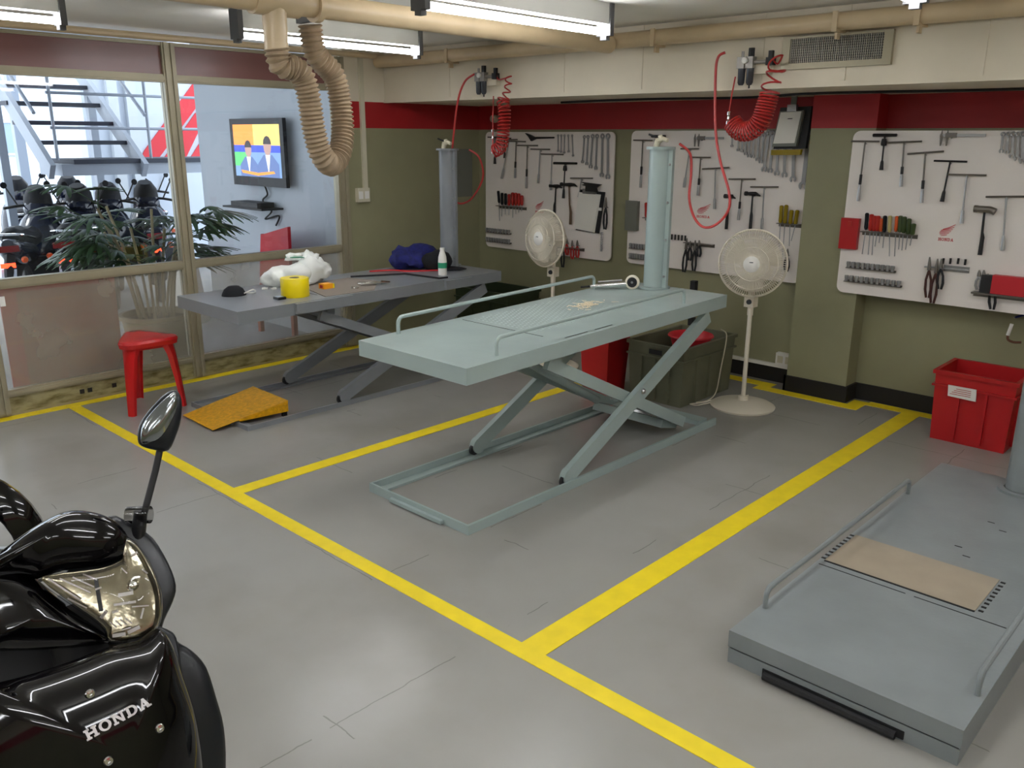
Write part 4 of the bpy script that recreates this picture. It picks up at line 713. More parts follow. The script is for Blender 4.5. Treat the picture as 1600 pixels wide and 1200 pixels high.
# ---------------------------------------------------------------- fans
def fan(bx, by, hz, ax, R, lab):
    r = empty('pedestal_fan', (bx, by, 0), lab, 'fan', 'ivory pedestal fans')
    ax = Vector(ax).normalized(); side = Vector((0, 0, 1)).cross(ax).normalized(); upv = ax.cross(side)
    obj('base', Lt([(0, 0), (.205, 0), (.21, .012), (.19, .024), (.11, .04), (.035, .05), (.03, .075), (.0, .075)], (bx, by, 0), seg=40), 'fan', r)
    obj('pole', T([(bx, by, .07), (bx, by, hz-.32)], .0145, 14), 'fan', r); obj('collar', T([(bx, by, hz-.34), (bx, by, hz-.28)], .019, 14), 'fan', r)
    k = obj('control_box', B((bx-.032, bx+.032, by-.032, by+.03, hz-.285, hz-.215)), 'fan', r, bevel=.006)
    kd = (Vector((.5, -.85, 0)) if ax.x > 0 else Vector((.3, -.95, 0))).normalized()
    obj('control_knob', Lt([(0, 0), (.017, 0), (.015, .012), (0, .013)], (bx+.004, by-.031, hz-.25), (0, -1, 0), 16), 'bowl', k)
    H = Vector((bx, by, hz))
    obj('neck', T([(bx, by, hz-.22), (bx, by, hz-.06)], .018, 12), 'fan', r)
    obj('motor_housing', Lt([(0, -.10), (.04, -.095), (.062, -.06), (.066, 0), (.05, .03), (0, .03)], tuple(H), tuple(ax), 24), 'fan', r)
    C = H+ax*.09
    def wires(bmm, prof, n, rr, off=0):
        for i in range(n):
            a = 2*PI*(i+off)/n; d = side*math.cos(a)+upv*math.sin(a)
            tube(bmm, [C+d*q+ax*h for q, h in prof], rr, 4, cap=False)
    def ringb(bmm, q, h, rr, seg=56, s=6): tube(bmm, [C+(side*math.cos(2*PI*i/seg)+upv*math.sin(2*PI*i/seg))*q+ax*h for i in range(seg)], rr, s, closed=True)
    bm = bmesh.new(); wires(bm, [(R*.22, .062), (R*.5, .060), (R*.75, .052), (R*.93, .030), (R, .0)], 90, .0021); ringb(bm, R*.5, .061, .003); ringb(bm, R*.76, .052, .003); ringb(bm, R*.3, .0625, .002)
    obj('front_grille', bm, 'fan', r, kind='stuff')
    bm = bmesh.new(); wires(bm, [(R*.3, -.062), (R*.6, -.060), (R*.88, -.045), (R, 0)], 90, .0019, .5); ringb(bm, R*.6, -.060, .0016); ringb(bm, R*.85, -.047, .0016)
    obj('back_grille', bm, 'fan', r, kind='stuff')
    bm = bmesh.new(); ringb(bm, R, 0, .007, s=8); obj('rim', bm, 'fan', r)
    bd = obj('badge', Lt([(0, .052), (R*.24, .056), (R*.24, .066), (R*.17, .074), (0, .077)], tuple(C), tuple(ax), 28), 'white', r)
    obj('badge_print', T([C+upv*R*.06+ax*.0765-side*.011, C+upv*R*.06+ax*.0765+side*.011], .0028, 6), 'bowl', bd)
    hub = obj('hub', Lt([(0, -.02), (R*.2, -.02), (R*.2, .03), (0, .035)], tuple(C), tuple(ax), 20), 'fan', r)
    for k in range(3):
        a0 = k*2*PI/3+.5; bm = bmesh.new(); rows = []
        for i in range(6):
            q = R*(.18+.68*i/5); wd = .45+.35*math.sin(i/5*PI*.8)
            row = []
            for j in range(7):
                a = a0+wd*(j/6-.5)*2*.75; row.append(C+(side*math.cos(a)+upv*math.sin(a))*q+ax*(.022*(j/6-.5)*2))
            rows.append(row)
        A = [[bm.verts.new(p) for p in row] for row in rows]; D = [[bm.verts.new(p+ax*.002) for p in row] for row in rows]
        for i in range(5):
            for j in range(6):
                bm.faces.new((A[i][j], A[i][j+1], A[i+1][j+1], A[i+1][j])); bm.faces.new((D[i][j], D[i+1][j], D[i+1][j+1], D[i][j+1]))
        for i in range(5): bm.faces.new((A[i][0], A[i+1][0], D[i+1][0], D[i][0])); bm.faces.new((A[i][6], D[i][6], D[i+1][6], A[i+1][6]))
        for j in range(6): bm.faces.new((A[0][j], D[0][j], D[0][j+1], A[0][j+1])); bm.faces.new((A[5][j], A[5][j+1], D[5][j+1], D[5][j]))
        obj('blade', bm, 'fan', r)
    return r
fan(-2.575, 4.955, .955, (.36, -.92, .03), .206, 'ivory pedestal fan with round base standing clear right of the middle lift')
fan(-4.15, 4.85, .985, (-.12, -.99, .05), .205, 'ivory pedestal fan turned sideways between the two raised lifts')
tag(obj('fan_cable', T(cr([(-2.60, 5.08, .045), (-2.74, 4.98, .02), (-2.80, 4.82, .008), (-2.84, 4.74, .008), (-2.77, 4.72, .02), (-2.70, 4.76, .045)], k=8), .004, 6), 'fan'), 'pale cable lying over the base of the standing fan', 'cable')
tag(obj('crate_cable', T(cr([(-2.95, 5.27, .415), (-2.84, 5.15, .42), (-2.80, 5.08, .36), (-2.79, 5.02, .2), (-2.79, 4.98, .05), (-2.80, 4.9, .008), (-2.83, 4.8, .008)], k=8), .004, 6), 'beigepl'), 'pale cable trailing over the corner of the olive crate', 'cable')

# ---------------------------------------------------------------- crates and floor things
def crate(x0, x1, y0, y1, h, m, lab, ribs=3, handle=True, t=.012):
    r = empty('crate', ((x0+x1)/2, (y0+y1)/2, 0), lab, 'crate')
    bm = bmesh.new(); d = .015
    o = [(x0+d, y0+d), (x1-d, y0+d), (x1-d, y1-d), (x0+d, y1-d)]; O = [(x0, y0), (x1, y0), (x1, y1), (x0, y1)]
    def lv(q, z, k=0.):
        cx, cy = (x0+x1)/2, (y0+y1)/2
        return [bm.verts.new((x+(k if x < cx else -k), y+(k if y < cy else -k), z)) for x, y in q]
    A = lv(o, 0); B_ = lv(O, h); C_ = lv(O, h, t); D_ = lv(o, .012, t)
    bm.faces.new(A[::-1]); bm.faces.new(D_)
    for P_, Q_ in ((A, B_), (B_, C_), (C_, D_)):
        for i in range(4): bm.faces.new((P_[i], P_[(i+1) % 4], Q_[(i+1) % 4], Q_[i]))
    obj('body', bm, m, r, bevel=.002)
    for z, hh, e in ((h-.022, .022, .012), (h-.095, .012, .010)):
        obj('rim', B((x0-e, x1+e, y0-e, y0+.001, z, z+hh), (x0-e, x1+e, y1-.001, y1+e, z, z+hh), (x0-e, x0+.001, y0, y1, z, z+hh), (x1-.001, x1+e, y0, y1, z, z+hh)), m, r, bevel=.002)
    for k in range(ribs):
        f = (k+1)/(ribs+1)
        for s in (-1, 1):
            ys = y0 if s < 0 else y1; xc = x0+(x1-x0)*f
            obj('rib', B((xc-.007, xc+.007, ys-.009 if s < 0 else ys-.012, ys+.012 if s < 0 else ys+.009, .02, h-.095)), m, r)
            xs = x0 if s < 0 else x1; yc = y0+(y1-y0)*f
            obj('rib', B((xs-.009 if s < 0 else xs-.012, xs+.012 if s < 0 else xs+.009, yc-.007, yc+.007, .02, h-.095)), m, r)
    if handle: obj('handle_slot', B(((x0+x1)/2-.05, (x0+x1)/2+.05, y0-.0035, y0+.0, h-.07, h-.038)), 'dark', r, bevel=.001)
    return r
cr3 = crate(-1.485, -1.06, 5.17, 5.53, .42, 'crater', 'open red plastic crate with paper label against the back wall', ribs=2, handle=False)
bm = bmesh.new(); prism(bm, [(-1.405, 5.156, .345), (-1.255, 5.156, .345), (-1.25, 5.158, .275), (-1.40, 5.158, .28)], (0, .006, 0)); lb = obj('paper_label', bm, 'paper', cr3)
for k in range(4): obj('label_line', B((-1.39+.01*k, -1.28, 5.1545, 5.156, .295+k*.011, .298+k*.011)), 'hr', lb)
crg = crate(-3.27, -2.835, 4.62, 5.27, .40, 'crateg', 'open olive plastic crate with rubbish beside the standing fan', ribs=3)
tag(obj('bucket', Lt([(.0, .0), (.10, 0), (.14, .12), (.155, .13), (.15, .138), (.128, .12), (.09, .02), (0, .02)], (-2.995, 4.95, .285), seg=28), 'redseat'), 'red round basin inside the olive crate', 'basin')
bm = bmesh.new()
for i in range(14):
    a = random.uniform(0, 6.28); c = Vector((-3.05+random.uniform(-.15, .15), 5.0+random.uniform(-.25, .2), random.uniform(.05, .26))); prism(bm, [c+Vector((math.cos(a+q)*.07, math.sin(a+q)*.07, random.uniform(-.02, .02))) for q in (0, 1.4, 3.0, 4.5)], (0, 0, .012))
tag(obj('rubbish', bm, 'paper', smooth=False), 'heap of crumpled scraps in the olive crate', 'rubbish', kind='stuff')
tag(obj('steel_post', B((-3.24, -3.20, 5.30, 5.34, 0, .72)), 'dark', bevel=.003), 'thin dark upright post behind the olive crate', 'post')
r = empty('waste_bin', (-3.43, 4.60, 0), 'tall red bin with white scribbled mark under the sage lift', 'bin')
obj('body', Lt([(0, 0), (.145, 0), (.18, .50), (.19, .50), (.19, .52), (.17, .52), (.135, .03), (0, .03)], (-3.47, 4.62, 0), seg=4), 'crater', r, smooth=False, bevel=.01)
obj('lid', B((-3.60, -3.34, 4.49, 4.75, .52, .55)), 'crater', r, bevel=.006)
for k, (z, l) in enumerate(((.36, .06), (.37, .05), (.335, .05), (.31, .08))): obj('scribble', T([(-3.372+.002, 4.55, z+.01), (-3.372+.002, 4.60, z), (-3.372+.002, 4.55+l+.02, z+.003)], .0022, 5), 'white', r)
# under the rear lift
r = crate(-5.50, -4.86, 5.1, 5.5, .44, 'dkgreen', 'dark green bin under the far end of the rear lift', ribs=2, handle=False)
def lump(name, c, rx, ry, rz, m, lab, cat, seed=1, amp=.14, parent=None, flat=0.):
    random.seed(seed); bm = bmesh.new(); bmesh.ops.create_icosphere(bm, subdivisions=3, radius=1)
    ph = [random.uniform(0, 6) for _ in range(6)]
    for v in bm.verts:
        d = v.co.normalized(); k = 1+amp*(math.sin(3*d.x+ph[0])*math.cos(4*d.y+ph[1])+.5*math.sin(7*d.x+5*d.z+ph[2])+.35*math.sin(11*d.y+9*d.x+ph[3]))
        z = d.z*k*rz
        v.co = Vector((c[0]+d.x*k*rx, c[1]+d.y*k*ry, max(c[2], c[2]+rz*.75+z)))
    o = obj(name, bm, m, parent, angle=80)
    if lab: tag(o, lab, cat)
    return o
lump('leather_bag', (-4.62, 5.22, 0), .18, .12, .18, 'leather', 'brown leather bag under the far end of the rear lift', 'bag', 3)
lump('leather_bag', (-4.50, 4.98, 0), .11, .10, .15, 'leather', 'second brown bag, nearer the tilted fan', 'bag', 5)
lump('maroon_sack', (-4.66, 4.80, 0), .14, .10, .15, 'maroon', 'dark red sack slumped under the rear lift', 'sack', 8)
bm = bmesh.new(); prism(bm, [(-4.72, 4.70, .262), (-4.56, 4.74, .275), (-4.60, 4.88, .285), (-4.74, 4.84, .27)], (0, 0, .004)); tag(obj('paper_sheet', bm, 'paper'), 'white paper sheet lying on the dark red sack', 'paper')
# stool
r = empty('stool', (-5.36, 2.25, 0), 'red plastic three-legged stool by the window wall', 'stool')
hh = .475; FT = [(-5.235, 2.06), (-5.215, 2.42), (-5.60, 2.27)]; sc = Vector((sum(a for a, b in FT)/3, sum(b for a, b in FT)/3))
def tri(k, z, rr):
    """rounded triangle through the leg tops, scaled k"""
    P = []
    for a, b in FT:
        d = Vector((a, b))-sc; a0 = math.atan2(d.y, d.x); c = sc+d*k*.58
        for q in (-60, -36, -12, 12, 36, 60): P.append((c.x+rr*math.cos(a0+math.radians(q)), c.y+rr*math.sin(a0+math.radians(q)), z))
    return sorted(P, key=lambda p: math.atan2(p[1]-sc.y, p[0]-sc.x))
bm = bmesh.new(); rows = [tri(1, hh-.05, .060), tri(1, hh-.048, .074), tri(1, hh-.02, .080), tri(1, hh-.005, .072), tri(.95, hh, .058), tri(.5, hh-.003, .02), tri(.05, hh-.004, .002)]
vv = [[bm.verts.new(p) for p in row] for row in rows]; bm.faces.new(vv[0]); bm.faces.new(vv[-1][::-1])
for a, b in zip(vv, vv[1:]):
    n = len(a)
    for i in range(n): bm.faces.new((a[i], a[(i+1) % n], b[(i+1) % n], b[i]))
obj('seat', bm, 'stool', r)
for fx, fy in FT:
    d = (Vector((fx, fy))-sc); L0 = d.length; d.normalize(); s = Vector((-d.y, d.x)); bm = bmesh.new(); rows = []
    for z, o, wd in ((0, L0, .026), (.2, L0*.92, .033), (.36, L0*.84, .042), (hh-.03, L0*.76, .058)):
        c = sc+d*o; row = []
        for a, b in ((0, -.45), (0, .45), (-.3, .9), (-1.0, 1.0), (-1.0, .85), (-.42, .7), (-.16, .35), (-.16, -.35), (-.42, -.7), (-1.0, -.85), (-1.0, -1.0), (-.3, -.9)): row.append((c.x+d.x*a*wd+s.x*b*wd, c.y+d.y*a*wd+s.y*b*wd, z))
        rows.append(row)
    vv = [[bm.verts.new(p) for p in row] for row in rows]; bm.faces.new(vv[0]); bm.faces.new(vv[-1][::-1])
    for a, b in zip(vv, vv[1:]):
        for i in range(12): bm.faces.new((a[i], a[(i+1) % 12], b[(i+1) % 12], b[i]))
    obj('leg', bm, 'stool', r)
for (a, b), (c, d_) in zip(FT, FT[1:]+FT[:1]):
    p, q = sc+(Vector((a, b))-sc)*.72, sc+(Vector((c, d_))-sc)*.72; bm = bmesh.new(); bar(bm, (p.x, p.y, hh-.058), (q.x, q.y, hh-.058), .004, .03); obj('side_rib', bm, 'stool', r)

# ---------------------------------------------------------------- things on the rear lift (deck z .73)
Z1 = .7315
r = empty('face_mask', (-4.95, 2.68, Z1), 'black cup-shaped mask with white strap at the near end of rear lift', 'mask')
bm = bmesh.new(); lathe(bm, [(.0, .062), (.03, .058), (.052, .04), (.064, .015), (.068, 0), (.060, 0), (.045, .035), (.0, .052)], (-4.95, 2.68, Z1), seg=24)
for v in bm.verts: v.co.y = 2.68+(v.co.y-2.68)*1.15
obj('cup', bm, 'blackc', r); obj('strap', T(cr([(-4.90, 2.72, Z1+.012), (-4.87, 2.77, Z1+.035), (-4.90, 2.80, Z1+.008), (-4.95, 2.76, Z1+.006)], k=6), .004, 6), 'white', r)
bm = bmesh.new()
for c in ((-5.0, 2.93), (-4.97, 2.98), (-5.03, 2.95)): prism(bm, [(c[0]+.02*math.cos(a), c[1]+.02*math.sin(a), Z1) for a in (0, 1.2, 2.6, 4.1)], (0, 0, .008))
tag(obj('paper_scrap', bm, 'paper', smooth=False), 'small white paper scraps beside the black mask', 'scrap')
r = empty('carrier_bag', (-5.03, 3.20, Z1), 'knotted white plastic carrier bag on the rear lift', 'bag')
lump('bag_body', (-5.01, 3.16, Z1), .12, .18, .085, 'bag', None, None, 11, .22, r)
lump('bag_neck', (-4.98, 3.28, Z1+.01), .085, .12, .105, 'bag', None, None, 17, .22, r)
lump('bag_knot', (-4.99, 3.28, Z1+.13), .04, .065, .05, 'bag', None, None, 19, .3, r)
lump('handle_loop', (-5.03, 3.20, Z1+.165), .03, .07, .028, 'bag', None, None, 23, .3, r)
bm = bmesh.new(); prism(bm, [(-5.04, 3.12, Z1+.186), (-4.97, 3.20, Z1+.19), (-4.96, 3.22, Z1+.184), (-5.06, 3.14, Z1+.184)], (0, 0, .003)); obj('green_print', bm, 'label', r)
cx, cy = -4.655, 2.94
r = empty('tape_roll', (cx, cy, Z1), 'large roll of yellow tape standing flat on the rear lift', 'tape')
obj('tape', Lt([(.030, 0), (.086, 0), (.088, .004), (.088, .112), (.086, .116), (.030, .116), (.030, 0)], (cx, cy, Z1), seg=40), 'tape', r)
obj('core', Lt([(.026, .0), (.030, .0), (.030, .117), (.026, .117), (.026, 0)], (cx, cy, Z1), seg=32), 'card', r)
r = empty('mobile_phone', (-4.62, 2.80, Z1), 'small black mobile phone beside the yellow tape roll', 'phone')
obj('body', B((-4.655, -4.595, 2.78, 2.835, Z1, Z1+.016)), 'blueg', r, bevel=.004); obj('screen', B((-4.65, -4.61, 2.785, 2.83, Z1+.016, Z1+.0165)), 'winpane', r)
bm = bmesh.new(); prism(bm, [(-4.98, 3.17, Z1), (-4.49, 3.05, Z1), (-4.47, 3.42, Z1), (-4.74, 3.66, Z1), (-5.0, 3.6, Z1)], (0, 0, .004)); tag(obj('work_mat', bm, 'card'), 'brownish rubber mat under tape measure on the rear lift', 'mat')
r = empty('tape_measure', (-4.73, 3.22, Z1+.004), 'orange and yellow tape measure on the rubber mat', 'tape measure')
obj('case', B((-4.765, -4.705, 3.19, 3.26, Z1+.0045, Z1+.038)), 'orange', r, bevel=.008); obj('dark_patch', B((-4.75, -4.72, 3.188, 3.19, Z1+.01, Z1+.03)), 'hr', r); obj('yellow_cap', B((-4.762, -4.708, 3.26, 3.275, Z1+.0045, Z1+.034)), 'tape', r, bevel=.004)
r = empty('pliers', (-4.62, 3.52, Z1+.004), 'chrome locking pliers lying on the rubber mat', 'pliers')
obj('jaw', T([(-4.58, 3.64, Z1+.016), (-4.60, 3.58, Z1+.018)], [.006, .014], 8), 'chrome', r)
for d in (-.014, .014): obj('handle', T(cr([(-4.60, 3.58, Z1+.016), (-4.63+d, 3.52, Z1+.017), (-4.66+d, 3.44, Z1+.015)], k=4), .008, 8), 'chrome', r)
tag(obj('key_ring', T([(-4.60+.022*math.cos(a), 3.36+.022*math.sin(a), Z1+.009) for a in [k*PI/8 for k in range(16)]], .004, 6, closed=True), 'chrome'), 'small steel ring beside the chrome pliers', 'ring')
r = empty('number_plate_frame', (-4.72, 3.85, Z1), 'thin black open frame strips lying across the rear lift', 'frame')
for a, b in (((-5.0, 3.62), (-4.83, 3.98)), ((-4.83, 3.98), (-4.50, 4.02)), ((-4.50, 4.02), (-4.49, 4.09))):
    bm = bmesh.new(); bar(bm, (a[0], a[1], Z1+.008), (b[0], b[1], Z1+.008), .012, .012); obj('strip', bm, 'dark', r)
bm = bmesh.new(); pts = cr([(-5.12, 3.88, Z1+.006), (-5.02, 4.0, Z1+.012), (-4.92, 4.10, Z1+.006), (-4.78, 4.24, Z1+.012), (-4.74, 4.30, Z1+.010)], k=6)
for a, b in zip(pts, pts[1:]): bar(bm, a, b, .022, .008)
tag(obj('red_strap', bm, 'strap'), 'long red strap lying across the rear lift', 'strap')
lump('work_jacket', (-5.06, 4.26, Z1), .14, .17, .095, 'blue', 'crumpled dark blue cloth at the far end of rear lift', 'cloth', 21, .3)
r = empty('cap', (-4.86, 4.36, Z1), 'black peaked cap beside the blue cloth on the rear lift', 'cap')
lump('crown', (-4.86, 4.33, Z1), .115, .12, .085, 'blackc', None, None, 31, .1, r)
bm = bmesh.new(); prism(bm, [(-4.80, 4.24, Z1+.014), (-4.72, 4.30, Z1+.010), (-4.67, 4.38, Z1+.008), (-4.68, 4.46, Z1+.008), (-4.74, 4.47, Z1+.01), (-4.84, 4.43, Z1+.014)], (0, 0, .006)); obj('peak', bm, 'blackc', r)
r = empty('bottle', (-4.62, 4.19, Z1), 'white plastic bottle with green label on the rear lift', 'bottle')
obj('body', Lt([(0, 0), (.030, 0), (.032, .01), (.032, .10), (.029, .135), (.019, .17), (.015, .18), (0, .18)], (-4.62, 4.16, Z1), seg=24), 'white', r); obj('cap', Lt([(0, .18), (.017, .18), (.017, .20), (0, .20)], (-4.62, 4.16, Z1), seg=18), 'white', r)
obj('label', Lt([(.0325, .055), (.0328, .055), (.0328, .095), (.0325, .095), (.0325, .055)], (-4.62, 4.16, Z1), seg=24), 'label', r)

# things on the middle lift
random.seed(4); bm = bmesh.new()
for i in range(85):
    a = random.uniform(0, PI); R_ = abs(random.gauss(0, .05)); q = random.uniform(0, 2*PI); c = Vector(dp2(-2.93+R_*math.cos(q)*.9, 3.72+R_*math.sin(q)*1.4, .001+random.random()*.012*math.exp(-R_*20))); l = random.uniform(.010, .026)
    bar(bm, c-Vector((math.cos(a), math.sin(a), 0))*l, c+Vector((math.cos(a), math.sin(a), random.uniform(-.1, .1)))*l, .004, .002)
tag(obj('gasket_scraps', bm, 'scrap', smooth=False), 'scattered heap of pale peeled scraps on the middle lift', 'scraps', kind='stuff')
zc = dp2(0, 4.2, 0)[2]
r = empty('air_grinder', (-3.06, 4.28, zc), 'chrome air grinder with round pale disc on the middle lift', 'grinder')
obj('body', T([(-3.21, 4.10, zc+.018), (-3.16, 4.15, zc+.022), (-3.08, 4.24, zc+.030), (-3.04, 4.28, zc+.034)], [.009, .015, .02, .018], 12), 'chrome', r)
obj('lever', T([(-3.18, 4.14, zc+.045), (-3.08, 4.25, zc+.055)], .006, 8), 'steel', r)
obj('air_nipple', T([(-3.25, 4.06, zc+.013), (-3.21, 4.10, zc+.018)], .006, 8), 'dark', r)
obj('disc', Lt([(0, 0), (.041, 0), (.044, .006), (.044, .016), (.036, .022), (0, .022)], (-3.025, 4.285, zc+.0445), (.45, -.88, .05), 24), 'fan', r); obj('disc_face', Lt([(0, .022), (.031, .022), (.029, .027), (0, .028)], (-3.025, 4.285, zc+.0445), (.45, -.88, .05), 24), 'dark', r)
obj('disc_nut', Lt([(0, .028), (.008, .028), (.007, .034), (0, .035)], (-3.025, 4.285, zc+.0445), (.45, -.88, .05), 8), 'steel', r)

r = empty('hose_end', (-1.24, YT, .56), 'small white hose connector with blue tip on the wall above the red crate', 'connector')
obj('wall_hook', T([(-1.225, YT, .70), (-1.225, 5.60, .70)], .006, 8), 'steel', r); obj('connector', T([(-1.235, 5.605, .66), (-1.245, 5.60, .59)], .010, 10), 'white', r)
obj('blue_tip', T([(-1.225, 5.605, .70), (-1.15, 5.60, .735)], .006, 8), 'blue', r); obj('hose', T(cr([(-1.245, 5.60, .59), (-1.24, 5.60, .565), (-1.21, 5.60, .555), (-1.17, 5.60, .56)], k=5), .007, 8), 'leather', r)

# ---------------------------------------------------------------- lobby and yard beyond the glass
struct('floor_lobby', B((-30, -5.86, -12, 14, -.1, -.001)), 'conc')
struct('wall_lobby', B((-8.19, XW-.12, 4.2, 4.35, 0, 2.9)), 'lobbyw')
struct('ceiling_lobby', B((-9.6, -5.96, -3, 4.35, 2.62, 2.75)), 'lobbyw')
struct('wall_yard', B((-11.2, -11.0, 4.22, 12, 0, 5.0)), 'whitew')
struct('trim_8', B((-11.0, -10.92, 4.5, 4.62, 0, 5), (-11.0, -10.92, 4.72, 4.84, 0, 5)), 'lobbyw')
bm = bmesh.new()
for q in ([(4.83, 1.40), (4.90, 1.52), (5.72, 2.45), (5.72, 2.14), (5.05, 1.40)], [(5.12, 1.40), (5.62, 1.98), (5.72, 2.05), (5.66, 1.78), (5.42, 1.40)], [(5.48, 1.40), (5.7, 1.68), (5.76, 1.6), (5.60, 1.40)]): prism(bm, [(-10.98, a, b) for a, b in q], (-.02, 0, 0))
tag(obj('wing_sign', bm, 'logored', smooth=False), 'large red wing stripes painted on the white yard wall', 'sign')
r = empty('far_building', (-25, 7.8, 0), 'pale far building with two windows seen at the left edge', 'building')
obj('wall', B((-26, -25, 3, 12, -.1, 3.2)), 'building', r)
for y in (7.0, 7.75): w_ = obj('window', B((-25.0, -24.95, y-.28, y+.28, 1.25, 2.0)), 'winpane', r); obj('window_frame', B((-24.95, -24.92, y-.32, y-.28, 1.2, 2.05), (-24.95, -24.92, y+.28, y+.32, 1.2, 2.05), (-24.95, -24.92, y-.28, y+.28, 1.2, 1.25), (-24.95, -24.92, y-.28, y+.28, 2.0, 2.05)), 'white', w_)
# stair
r = empty('staircase', (-9.1, 3.8, 0), 'grey steel outdoor staircase with dark treads beyond the glass', 'staircase')
obj('landing', B((-9.6, -9.0, 3.19, 5.6, 1.32, 1.43)), 'stair', r); obj('landing_edge', B((-9.6, -8.98, 3.30, 5.6, 1.43, 1.475)), 'tread', r)
for i in range(1, 5):
    x = -9.0-.28*i; z = 1.46+.19*i; y0_ = 2.92+.10-.0*i; obj('tread', B((x-.24, x+.02, 3.10-.02*i, 3.98, z-.04, z)), 'tread', r)
for y in (3.08, 3.98):
    bm = bmesh.new(); bar(bm, (-8.95, y, 1.36), (-10.4, y, 2.40), .05, .16, (0, 0, 1)); obj('stringer', bm, 'stair', r)
for x, y in ((-9.3, 5.0), (-10.2, 3.05), (-10.2, 4.0)): obj('stair_post', B((x-.04, x+.04, y-.04, y+.04, 0, 1.35 if x > -10 else 2.2)), 'stair', r)
for y in (3.0, 4.05):
    for dz in (.45, .85): obj('handrail', T([(-8.98, y, 1.45+dz), (-10.2, y, 2.32+dz)], .018, 8), 'stair', r)
for dz in (.30, .62): obj('handrail', T([(-9.05, 3.15, 1.47+dz), (-9.05, 5.6, 1.47+dz)], .014, 8), 'stair', r)
for y in (3.18, 4.1, 5.0): obj('baluster', T([(-9.05, y, 1.47), (-9.05, y, 2.3)], .016, 8), 'stair', r)
tag(obj('yard_post', B((-13.4, -13.28, 3.52, 3.66, 0, 4)), 'stair'), 'grey upright post behind the stair, further left', 'post'); tag(obj('yard_post', B((-13.4, -13.28, 4.16, 4.28, 0, 4)), 'stair'), 'grey upright post behind the stair, nearer the white wall', 'post')
# television, shelf, player
r = empty('television', (-7.12, 4.2, 1.27), 'black wall television showing two people in suits', 'television')
obj('case', B((-7.39, -6.52, 4.10, 4.135, 1.275, 1.85)), 'tvb', r, bevel=.012)
bm = bmesh.new(); mi = []
def scr(x0, x1, z0, z1, m, l=0): n0 = len(bm.faces); box(bm, x0, x1, 4.0985-.0004*l, 4.0995, z0, z1); mi.append((n0, len(bm.faces), m))
X0, X1, Z0, Z1_ = -7.335, -6.575, 1.355, 1.80
scr(X0, X1, Z0, Z1_, 0); scr(X0, X0+.34, Z0+.27, Z1_, 1, 1); scr(X0+.34, X1, Z0+.25, Z1_, 2, 1); scr(X0, X1, Z0+.21, Z0+.27, 3, 2); scr(X0, X0+.25, Z0+.09, Z0+.21, 4, 2)
def poly(pts, m, l):
    n0 = len(bm.faces); prism(bm, [(x, 4.0985-.0004*l, z) for x, z in pts], (0, .0008, 0)); mi.append((n0, len(bm.faces), m))
for cx_, s, l in ((X0+.24, 1, 3), (X0+.56, 1.12, 5)):
    poly([(cx_-.15*s, Z0), (cx_-.15*s, Z0+.10*s), (cx_-.06*s, Z0+.17*s), (cx_+.06*s, Z0+.17*s), (cx_+.15*s, Z0+.10*s), (cx_+.15*s, Z0)], 5, l)
    poly([(cx_-.035*s, Z0+.17*s), (cx_, Z0+.02), (cx_+.035*s, Z0+.17*s)], 7, l+1)
    poly([(cx_+.055*s*math.cos(a), Z0+.235*s+.072*s*math.sin(a)) for a in [k*PI/6 for k in range(12)]], 6, l+1)
    poly([(cx_+.058*s*math.cos(a), Z0+.25*s+.062*s*math.sin(a)) for a in [k*PI/6 for k in range(7)]], 8, l+2)
poly([(X0+.10, Z0+.055), (X0+.38, Z0+.035), (X0+.64, Z0+.055), (X0+.66, Z0+.035), (X0+.38, Z0+.01), (X0+.12, Z0+.03)], 1, 8)
bm.faces.ensure_lookup_table()
idx = [0]*len(bm.faces)
for a, b, m_ in mi:
    for k in range(a, b): bm.faces[k].material_index = m_
cols = [(120, 150, 190), (255, 150, 60), (250, 215, 110), (60, 80, 200), (90, 190, 110), (92, 112, 160), (176, 140, 130), (225, 225, 240), (50, 42, 46)]
em = [emat('screen_colour_%d' % i, c, .75) for i, c in enumerate(cols)]
me_ = obj('screen', bm, em[0], r, smooth=False)
for m_ in em[1:]: me_.data.materials.append(m_)
obj('wall_bracket', B((-7.1, -6.85, 4.135, 4.199, 1.4, 1.7)), 'tvb', r)
r = empty('wall_shelf', (-7.0, 4.15, 1.09), 'small dark shelf with player under the television', 'shelf')
obj('shelf_board', B((-7.42, -6.75, 3.98, 4.199, 1.075, 1.09)), 'tvb', r)
tag(obj('disc_player', B((-7.30, -6.85, 4.0, 4.17, 1.0905, 1.135)), 'tvb', bevel=.004), 'flat black disc player on the shelf under television', 'player')
tag(obj('cable_tangle', T(cr([(-7.0, 4.18, 1.27), (-6.95, 4.17, 1.2), (-7.05, 4.18, 1.14), (-6.9, 4.17, 1.06), (-7.0, 4.16, .98), (-6.8, 4.18, 1.02), (-6.86, 4.18, .93)], k=8), .008, 6), 'dark'), 'black cables dangling under the television shelf', 'cable')
